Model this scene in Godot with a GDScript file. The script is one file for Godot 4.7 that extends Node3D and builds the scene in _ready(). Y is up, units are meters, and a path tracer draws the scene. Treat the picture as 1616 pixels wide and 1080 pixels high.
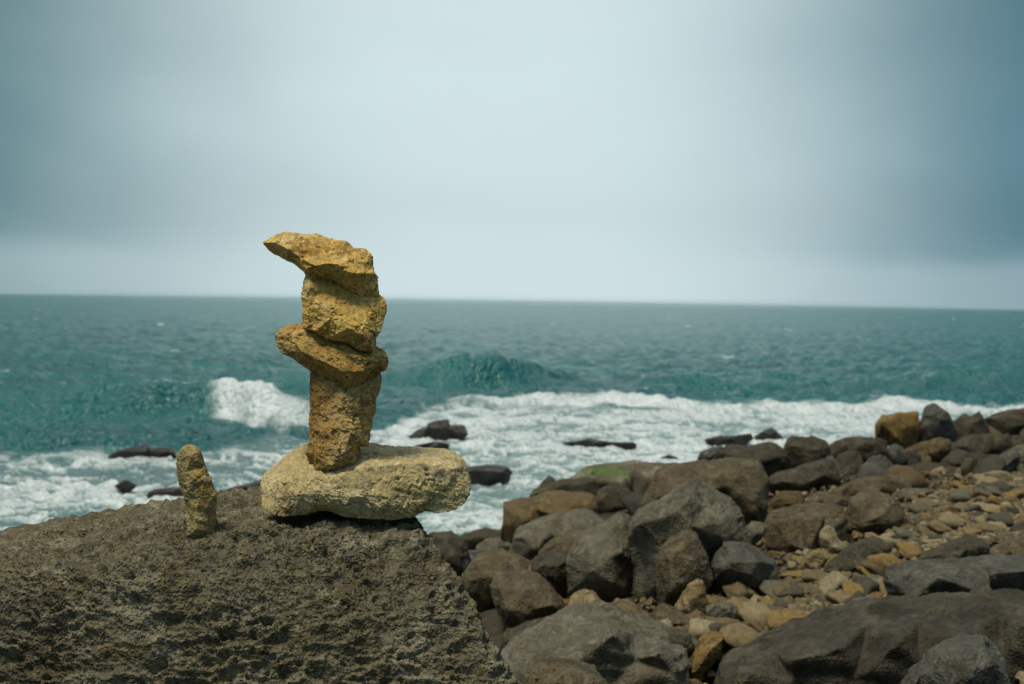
extends Node3D
# A cairn of golden stones on a dark boulder above a rocky shore, surf and open sea under a heavy overcast sky.
# World: y up, metres, sea level at y = 0, the open sea towards -z.

var n_soft := FastNoiseLite.new()
var n_fine := FastNoiseLite.new()
var n_cell := FastNoiseLite.new()
var n_ridge := FastNoiseLite.new()
var n_swell := FastNoiseLite.new()
var n_plate := FastNoiseLite.new()
var names := {}
var mats := {}

# ---------------------------------------------------------------- tables: name, label, kind, base point, size, layered, distance, points round the rim, depth, then the points and triangles of the rough-hewn front; sides and back are added by hewn()
var CAIRN := [
	["capstone", "beak-shaped golden stone on the very top of the stacked cairn", "gold", Vector3(-0.373, 3.499, -2.061), 0.175, 0, 2, 34, Vector3(-0.02, 0, -0.108),
		[-0.1199, 0.0976, 0.0234, -0.1032, 0.0891, 0.0271, -0.0878, 0.0791, 0.0313, -0.0713, 0.0721, 0.0343, -0.0557, 0.0593, 0.0397, -0.0447, 0.0493, 0.044, -0.0341, 0.0423, 0.047, -0.0162, 0.034, 0.0506, 0.0038, 0.0328, 0.0512, 0.0214, 0.0274, 0.0536, 0.0363, 0.0191, 0.0572, 0.0509, 0.0136, 0.0596, 0.0628, 0.0067, 0.0626, 0.0746, 0.0003, 0.0654, 0.0888, 0, 0.0656, 0.1028, 0.0016, 0.065, 0.1057, 0.0088, 0.062, 0.1024, 0.0286, 0.0535, 0.0993, 0.0458, 0.0463, 0.0906, 0.0558, 0.0421, 0.0891, 0.0688, 0.0366, 0.0873, 0.0827, 0.0308, 0.0816, 0.0943, 0.026, 0.0702, 0.1012, 0.0231, 0.0484, 0.1032, 0.0221, 0.0316, 0.1147, 0.0173, 0.0141, 0.1174, 0.0161, -0.0096, 0.1235, 0.0134, -0.0334, 0.1309, 0.0103, -0.0595, 0.1304, 0.0103, -0.0844, 0.133, 0.0091, -0.1075, 0.1309, 0.0099, -0.1226, 0.1227, 0.0131, -0.1359, 0.1121, 0.0174, -0.1024, 0.1101, 0.0611, -0.0783, 0.0988, 0.0676, -0.0518, 0.0821, 0.0723, -0.0367, 0.0582, 0.0833, -0.0154, 0.0644, 0.099, 0.0079, 0.0692, 0.1048, 0.03, 0.0676, 0.1049, 0.0472, 0.0545, 0.1074, 0.0638, 0.0506, 0.1076, 0.0823, 0.0503, 0.1016, 0.0936, 0.0515, 0.0835, -0.0521, 0.1118, 0.045, -0.0137, 0.1035, 0.0514, 0.0219, 0.0937, 0.0598, 0.0596, 0.0801, 0.0824, 0.079, 0.0726, 0.0807, 0.016, 0.0491, 0.0876, -0.0107, 0.0489, 0.0796, 0.0498, 0.0328, 0.0883, 0.0781, 0.0277, 0.0905, 0.0964, 0.0197, 0.0808],
		[0, 1, 34, 34, 31, 32, 33, 0, 34, 34, 32, 33, 1, 2, 35, 34, 1, 35, 31, 34, 35, 35, 30, 31, 3, 4, 36, 2, 3, 36, 36, 35, 2, 5, 6, 37, 4, 5, 37, 37, 36, 4, 36, 37, 38, 38, 37, 6, 40, 24, 25, 40, 25, 26, 18, 19, 44, 20, 43, 44, 44, 19, 20, 28, 29, 45, 35, 36, 45, 30, 35, 45, 45, 29, 30, 27, 28, 46, 46, 38, 39, 46, 28, 45, 36, 38, 46, 46, 45, 36, 39, 40, 47, 46, 39, 47, 27, 46, 47, 47, 26, 27, 23, 24, 48, 41, 42, 48, 40, 41, 48, 48, 24, 40, 43, 20, 49, 42, 43, 49, 49, 48, 42, 49, 20, 21, 49, 21, 22, 23, 48, 49, 49, 22, 23, 40, 39, 50, 41, 40, 50, 9, 41, 50, 50, 8, 9, 6, 7, 51, 51, 38, 6, 8, 50, 51, 51, 7, 8, 39, 38, 51, 51, 50, 39, 42, 41, 52, 9, 10, 52, 52, 41, 9, 52, 10, 11, 53, 12, 13, 11, 12, 53, 44, 43, 53, 18, 44, 53, 52, 11, 53, 42, 52, 53, 53, 43, 42, 16, 17, 54, 15, 16, 54, 54, 14, 15, 13, 14, 54, 54, 53, 13, 18, 53, 54, 54, 17, 18]],
	["cairn_stone", "blocky pitted golden stone just under the beak-shaped capstone of the cairn", "gold", Vector3(-0.343, 3.398, -2.035), 0.161, 0, 2, 28, Vector3(-0.018, 0, -0.108),
		[-0.0747, 0.1505, 0.0166, -0.077, 0.1367, 0.0216, -0.0772, 0.1195, 0.028, -0.0771, 0.0911, 0.0385, -0.0753, 0.0631, 0.049, -0.0724, 0.0464, 0.0553, -0.0671, 0.0395, 0.0579, -0.0474, 0.0329, 0.0605, -0.0242, 0.0235, 0.0642, -0.0016, 0.0198, 0.0658, 0.0213, 0.0132, 0.0684, 0.0386, 0.0053, 0.0715, 0.0529, 0, 0.0736, 0.0668, 0.0002, 0.0736, 0.0712, 0.0099, 0.0699, 0.0736, 0.0264, 0.0636, 0.0785, 0.0376, 0.0594, 0.0845, 0.0544, 0.0531, 0.089, 0.074, 0.0457, 0.09, 0.0909, 0.0394, 0.0859, 0.1022, 0.0352, 0.0741, 0.1105, 0.0321, 0.0595, 0.1159, 0.03, 0.0363, 0.1241, 0.0268, 0.0129, 0.1324, 0.0237, -0.0105, 0.1406, 0.0205, -0.0338, 0.1474, 0.0179, -0.057, 0.1514, 0.0163, -0.0573, 0.1279, 0.0563, -0.0569, 0.0859, 0.0641, -0.0578, 0.0524, 0.0654, -0.0416, 0.039, 0.076, -0.0343, 0.1228, 0.0445, -0.019, 0.0977, 0.0656, -0.0104, 0.0646, 0.081, 0.006, 0.1093, 0.0491, 0.0221, 0.0843, 0.0601, 0.0294, 0.0432, 0.0858, 0.0524, 0.096, 0.0577, 0.0559, 0.06, 0.0791, 0.0618, 0.0272, 0.0885, 0.0678, 0.0103, 0.0812, 0.0719, 0.0488, 0.0636, 0.072, 0.0823, 0.0562, 0.0077, 0.0374, 0.0881],
		[1, 2, 28, 0, 1, 28, 28, 27, 0, 2, 3, 29, 29, 28, 2, 29, 3, 4, 29, 4, 30, 30, 4, 5, 30, 5, 6, 7, 8, 31, 6, 7, 31, 31, 30, 6, 28, 29, 32, 32, 25, 26, 27, 28, 32, 32, 26, 27, 33, 32, 29, 31, 8, 34, 30, 31, 34, 29, 30, 34, 34, 33, 29, 35, 23, 24, 35, 24, 25, 32, 33, 35, 35, 25, 32, 33, 34, 36, 36, 35, 33, 23, 35, 36, 37, 10, 11, 37, 36, 34, 21, 22, 38, 23, 36, 38, 38, 22, 23, 36, 37, 39, 39, 38, 36, 37, 11, 40, 40, 11, 12, 39, 37, 40, 40, 12, 41, 13, 14, 41, 41, 12, 13, 15, 40, 41, 41, 14, 15, 16, 17, 42, 42, 39, 40, 15, 16, 42, 42, 40, 15, 38, 39, 43, 43, 18, 19, 43, 19, 20, 21, 38, 43, 43, 20, 21, 43, 39, 42, 17, 18, 43, 43, 42, 17, 37, 34, 44, 8, 9, 44, 44, 34, 8, 10, 37, 44, 44, 9, 10]],
	["cairn_stone", "flat diamond-shaped brown stone at mid-height of the cairn, pointing left", "rust", Vector3(-0.365, 3.316, -2.044), 0.17, 0, 2, 31, Vector3(-0.021, 0, -0.118),
		[-0.1049, 0.0879, 0.0456, -0.0926, 0.0742, 0.0487, -0.0741, 0.0619, 0.0515, -0.0557, 0.0509, 0.0541, -0.0452, 0.0448, 0.0555, -0.0321, 0.0375, 0.0572, -0.0141, 0.0315, 0.0586, 0.0015, 0.0243, 0.0603, 0.021, 0.0134, 0.0629, 0.0278, 0.0035, 0.0651, 0.0406, 0, 0.066, 0.0518, 0.0039, 0.0651, 0.0602, 0.014, 0.0628, 0.0751, 0.0217, 0.0611, 0.0899, 0.0294, 0.0594, 0.1022, 0.0396, 0.0571, 0.1122, 0.0435, 0.0563, 0.1155, 0.056, 0.0534, 0.1122, 0.0748, 0.0491, 0.103, 0.0835, 0.0471, 0.0901, 0.0871, 0.0463, 0.0697, 0.0868, 0.0463, 0.0386, 0.0989, 0.0435, 0.0153, 0.1062, 0.0418, -0.0079, 0.1109, 0.0407, -0.0288, 0.1207, 0.0384, -0.0471, 0.128, 0.0367, -0.0625, 0.1278, 0.0367, -0.0853, 0.1249, 0.0373, -0.1041, 0.117, 0.039, -0.1086, 0.1068, 0.0413, -0.0815, 0.1078, 0.0595, -0.0507, 0.1061, 0.0676, -0.0217, 0.0967, 0.074, 0.0106, 0.0848, 0.0785, 0.0428, 0.073, 0.083, 0.0804, 0.0661, 0.0833, 0.1033, 0.0668, 0.0672, -0.0452, 0.0778, 0.0808, -0.0055, 0.0603, 0.0915, 0.0328, 0.0425, 0.0962, 0.0505, 0.0235, 0.089, 0.0745, 0.0423, 0.0842],
		[27, 28, 31, 0, 1, 31, 30, 0, 31, 29, 30, 31, 31, 28, 29, 25, 26, 32, 27, 31, 32, 32, 26, 27, 25, 32, 33, 33, 24, 25, 22, 23, 34, 24, 33, 34, 34, 23, 24, 22, 34, 35, 35, 21, 22, 20, 21, 36, 36, 21, 35, 17, 18, 37, 37, 36, 15, 16, 17, 37, 37, 15, 16, 37, 18, 19, 20, 36, 37, 37, 19, 20, 33, 32, 38, 2, 3, 38, 1, 2, 38, 31, 1, 38, 38, 32, 31, 38, 3, 4, 5, 6, 39, 39, 6, 7, 39, 34, 33, 39, 33, 38, 4, 5, 39, 39, 38, 4, 7, 8, 40, 39, 7, 40, 34, 39, 40, 40, 35, 34, 40, 8, 41, 11, 12, 41, 10, 11, 41, 9, 10, 41, 41, 8, 9, 42, 13, 14, 15, 36, 42, 42, 14, 15, 12, 13, 42, 42, 41, 12, 42, 36, 35, 40, 41, 42, 42, 35, 40]],
	["cairn_stone", "upright column-shaped orange-brown stone standing on the long base stone of the cairn", "column", Vector3(-0.346, 3.143, -2.028), 0.173, 0, 2, 31, Vector3(-0.017, 0, -0.099),
		[-0.0526, 0.2117, 0.0323, -0.0543, 0.1872, 0.0333, -0.0548, 0.1565, 0.0346, -0.054, 0.1259, 0.0358, -0.0529, 0.0953, 0.0371, -0.0547, 0.0708, 0.0381, -0.0583, 0.0462, 0.0391, -0.0581, 0.0324, 0.0397, -0.0472, 0.0265, 0.0399, -0.0465, 0.0219, 0.0401, -0.0454, 0.005, 0.0408, -0.0346, 0, 0.041, -0.0162, 0.0003, 0.041, 0.0053, 0.0018, 0.0409, 0.0205, 0.0076, 0.0407, 0.0326, 0.02, 0.0402, 0.0385, 0.0324, 0.0397, 0.0407, 0.0477, 0.039, 0.0411, 0.0612, 0.0385, 0.0589, 0.0627, 0.0384, 0.0608, 0.0756, 0.0379, 0.0613, 0.0879, 0.0374, 0.065, 0.1032, 0.0367, 0.0663, 0.1186, 0.0361, 0.0715, 0.1401, 0.0352, 0.0704, 0.1539, 0.0347, 0.0763, 0.1678, 0.0341, 0.0805, 0.1893, 0.0332, 0.0793, 0.2107, 0.0323, 0.0419, 0.2132, 0.0322, -0.0011, 0.2125, 0.0323, -0.032, 0.1824, 0.0455, -0.0339, 0.1431, 0.0501, -0.0375, 0.0976, 0.053, -0.0407, 0.0556, 0.0587, -0.0146, 0.1593, 0.0565, -0.0188, 0.1145, 0.0643, -0.0232, 0.079, 0.0718, -0.0277, 0.0543, 0.0788, 0.0034, 0.0784, 0.0858, 0.0028, 0.1867, 0.0533, 0.0174, 0.1608, 0.0664, 0.016, 0.1222, 0.074, 0.0331, 0.0938, 0.0852, 0.0453, 0.0776, 0.0758, -0.0318, 0.0243, 0.072, -0.0011, 0.0311, 0.0918, 0.0201, 0.0559, 0.0947, 0.0326, 0.0417, 0.0793, 0.0404, 0.1513, 0.0588, 0.0464, 0.1145, 0.0563, 0.0545, 0.086, 0.0475, 0.0569, 0.1442, 0.0471, 0.0621, 0.1837, 0.0435],
		[6, 7, 8, 1, 2, 31, 0, 1, 31, 31, 30, 0, 2, 3, 32, 33, 4, 5, 3, 4, 33, 6, 8, 34, 34, 5, 6, 2, 32, 35, 35, 31, 2, 36, 35, 32, 3, 33, 36, 36, 32, 3, 5, 34, 37, 37, 33, 5, 36, 33, 37, 37, 34, 38, 38, 34, 8, 36, 37, 39, 39, 37, 38, 29, 30, 40, 31, 35, 40, 40, 30, 31, 40, 35, 41, 42, 36, 39, 35, 36, 42, 42, 41, 35, 42, 39, 43, 19, 20, 44, 44, 18, 19, 11, 12, 45, 10, 11, 45, 45, 9, 10, 8, 9, 45, 45, 38, 8, 12, 13, 46, 46, 13, 14, 45, 12, 46, 46, 38, 45, 47, 17, 18, 47, 18, 44, 43, 39, 47, 47, 44, 43, 38, 46, 47, 47, 39, 38, 15, 16, 48, 17, 47, 48, 48, 16, 17, 14, 15, 48, 46, 14, 48, 48, 47, 46, 49, 41, 42, 22, 23, 50, 50, 42, 43, 49, 42, 50, 43, 44, 51, 20, 21, 51, 51, 44, 20, 50, 43, 51, 22, 50, 51, 51, 21, 22, 23, 24, 52, 52, 24, 25, 50, 23, 52, 52, 49, 50, 53, 26, 27, 28, 29, 53, 53, 27, 28, 25, 26, 53, 41, 49, 53, 40, 41, 53, 53, 29, 40, 52, 25, 53, 53, 49, 52]],
	["cairn_base_stone", "long pale tan stone lying flat as the base of the cairn", "base", Vector3(-0.303, 3.069, -2.066), 0.244, 0, 2, 48, Vector3(-0.028, 0, -0.188),
		[-0.1913, 0.0351, 0.0906, -0.185, 0.0201, 0.1071, -0.1754, 0.0128, 0.1153, -0.1613, 0.0057, 0.1235, -0.1423, 0.0023, 0.1276, -0.1187, 0.0039, 0.1262, -0.0953, 0.0067, 0.1235, -0.0751, 0.0107, 0.1193, -0.0609, 0.0146, 0.1152, -0.0486, 0.0136, 0.1166, -0.0355, 0.0089, 0.122, -0.0196, 0.0042, 0.1275, 0.0106, 0.0035, 0.1289, 0.0407, 0.0028, 0.1302, 0.0651, 0, 0.1337, 0.0889, 0.0011, 0.1329, 0.1125, 0.0039, 0.1302, 0.1251, 0.0113, 0.1219, 0.1322, 0.0151, 0.1178, 0.1535, 0.0135, 0.12, 0.1805, 0.0146, 0.1192, 0.1981, 0.0198, 0.1137, 0.2155, 0.0313, 0.1013, 0.2223, 0.044, 0.0876, 0.2254, 0.0594, 0.0712, 0.2187, 0.0777, 0.052, 0.2133, 0.0909, 0.0382, 0.2049, 0.0989, 0.03, 0.1888, 0.1049, 0.0237, 0.1603, 0.1069, 0.0212, 0.1349, 0.1081, 0.0196, 0.0971, 0.1067, 0.0204, 0.0717, 0.1083, 0.0185, 0.043, 0.11, 0.0164, 0.0234, 0.1139, 0.0122, 0.0043, 0.1141, 0.0117, -0.0116, 0.1147, 0.0109, -0.0402, 0.1148, 0.0104, -0.072, 0.1151, 0.0096, -0.1043, 0.1174, 0.0068, -0.123, 0.1157, 0.0082, -0.1345, 0.11, 0.0137, -0.1484, 0.1016, 0.022, -0.1626, 0.0945, 0.0289, -0.1753, 0.0822, 0.0412, -0.1874, 0.0687, 0.055, -0.1977, 0.0607, 0.0632, -0.1972, 0.0529, 0.0714, -0.1554, 0.0678, 0.0989, -0.1129, 0.0787, 0.1135, -0.0808, 0.0809, 0.1234, -0.0431, 0.0848, 0.1333, -0.0134, 0.0912, 0.133, 0.0244, 0.1029, 0.1275, 0.0596, 0.1056, 0.1224, 0.098, 0.1099, 0.1172, 0.1222, 0.1121, 0.1191, 0.1581, 0.1063, 0.1174, 0.1874, 0.0967, 0.1028, -0.1575, 0.0374, 0.1152, -0.1071, 0.049, 0.1397, -0.0618, 0.0535, 0.1436, -0.0162, 0.0464, 0.1499, 0.0278, 0.0526, 0.1476, 0.0723, 0.0474, 0.1478, 0.1094, 0.0512, 0.1336, 0.1452, 0.0611, 0.1352, 0.1827, 0.0613, 0.1172, 0.2026, 0.07, 0.0968, -0.1404, 0.015, 0.1231, -0.078, 0.0291, 0.1356, -0.0477, 0.0317, 0.1385, -0.0112, 0.0212, 0.1429, 0.0423, 0.0191, 0.143, 0.0867, 0.0164, 0.1411, 0.1362, 0.0299, 0.1305, 0.1831, 0.0308, 0.1165],
		[45, 46, 47, 0, 1, 2, 44, 45, 48, 43, 44, 48, 47, 0, 48, 48, 45, 47, 2, 3, 48, 48, 0, 2, 41, 42, 49, 43, 48, 49, 49, 42, 43, 50, 38, 39, 50, 39, 40, 41, 49, 50, 50, 40, 41, 38, 50, 51, 51, 37, 38, 37, 51, 52, 52, 36, 37, 53, 34, 35, 36, 52, 53, 53, 35, 36, 54, 32, 33, 34, 53, 54, 54, 33, 34, 32, 54, 55, 55, 31, 32, 31, 55, 56, 56, 30, 31, 30, 56, 57, 57, 29, 30, 58, 25, 26, 27, 28, 58, 58, 26, 27, 29, 57, 58, 58, 28, 29, 5, 6, 60, 50, 49, 60, 48, 59, 60, 60, 49, 48, 51, 50, 61, 61, 50, 60, 62, 52, 51, 62, 51, 61, 54, 53, 63, 52, 62, 63, 63, 53, 52, 54, 63, 64, 55, 54, 64, 16, 17, 65, 55, 64, 65, 65, 56, 55, 56, 65, 66, 66, 57, 56, 67, 22, 23, 57, 66, 67, 67, 58, 57, 24, 25, 68, 23, 24, 68, 68, 67, 23, 58, 67, 68, 68, 25, 58, 4, 5, 69, 3, 4, 69, 69, 59, 3, 60, 59, 69, 69, 5, 60, 61, 60, 70, 6, 7, 70, 70, 60, 6, 70, 7, 8, 62, 61, 71, 8, 9, 71, 10, 62, 71, 71, 9, 10, 70, 8, 71, 71, 61, 70, 11, 12, 72, 10, 11, 72, 72, 62, 10, 63, 62, 72, 72, 12, 63, 64, 63, 73, 12, 13, 73, 73, 63, 12, 14, 64, 73, 73, 13, 14, 65, 64, 74, 14, 15, 74, 74, 64, 14, 16, 65, 74, 74, 15, 16, 66, 65, 75, 17, 18, 75, 75, 65, 17, 19, 66, 75, 75, 18, 19, 20, 21, 76, 22, 67, 76, 76, 21, 22, 19, 20, 76, 66, 19, 76, 76, 67, 66]],
	["standing_stone", "small upright finger-shaped stone standing alone left of the cairn", "weathered", Vector3(-0.611, 3.028, -1.933), 0.117, 0, 1.93, 23, Vector3(-0.014, 0, -0.043),
		[-0.0334, 0.1584, 0.0117, -0.0343, 0.1407, 0.0127, -0.0308, 0.1186, 0.014, -0.0245, 0.0966, 0.0153, -0.0174, 0.0746, 0.0166, -0.0104, 0.057, 0.0176, -0.0112, 0.0349, 0.0188, -0.0094, 0.0085, 0.0204, 0.0019, 0.0007, 0.0208, 0.0152, 0, 0.0209, 0.0374, 0.0012, 0.0208, 0.0394, 0.0114, 0.0202, 0.0411, 0.0357, 0.0188, 0.0428, 0.0623, 0.0173, 0.0423, 0.0866, 0.0159, 0.0352, 0.1064, 0.0147, 0.0282, 0.124, 0.0137, 0.0212, 0.1415, 0.0127, 0.0141, 0.1614, 0.0116, 0.0049, 0.1745, 0.0108, -0.0063, 0.181, 0.0104, -0.0196, 0.1785, 0.0106, -0.0283, 0.1696, 0.0111, -0.0027, 0.1615, 0.0282, -0.0105, 0.1353, 0.0313, 0.0077, 0.1238, 0.0398, 0.0222, 0.1135, 0.0302, -0.0004, 0.0963, 0.0349, 0.0207, 0.0886, 0.0392, 0.0117, 0.0618, 0.0383, 0.0319, 0.0564, 0.0326, 0.0129, 0.0271, 0.0418, 0.0325, 0.0212, 0.034],
		[0, 1, 23, 17, 18, 23, 23, 18, 19, 23, 19, 20, 23, 20, 21, 22, 0, 23, 23, 21, 22, 17, 23, 24, 1, 2, 24, 24, 23, 1, 17, 24, 25, 25, 16, 17, 2, 3, 25, 25, 24, 2, 16, 25, 26, 26, 15, 16, 3, 4, 27, 25, 3, 27, 27, 26, 25, 13, 14, 28, 26, 27, 28, 15, 26, 28, 28, 14, 15, 28, 27, 4, 29, 5, 6, 4, 5, 29, 29, 28, 4, 12, 13, 30, 28, 29, 30, 30, 13, 28, 8, 9, 31, 7, 8, 31, 31, 6, 7, 29, 6, 31, 31, 30, 29, 11, 12, 32, 32, 31, 9, 10, 11, 32, 32, 9, 10, 30, 31, 32, 32, 12, 30]],
]
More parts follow.
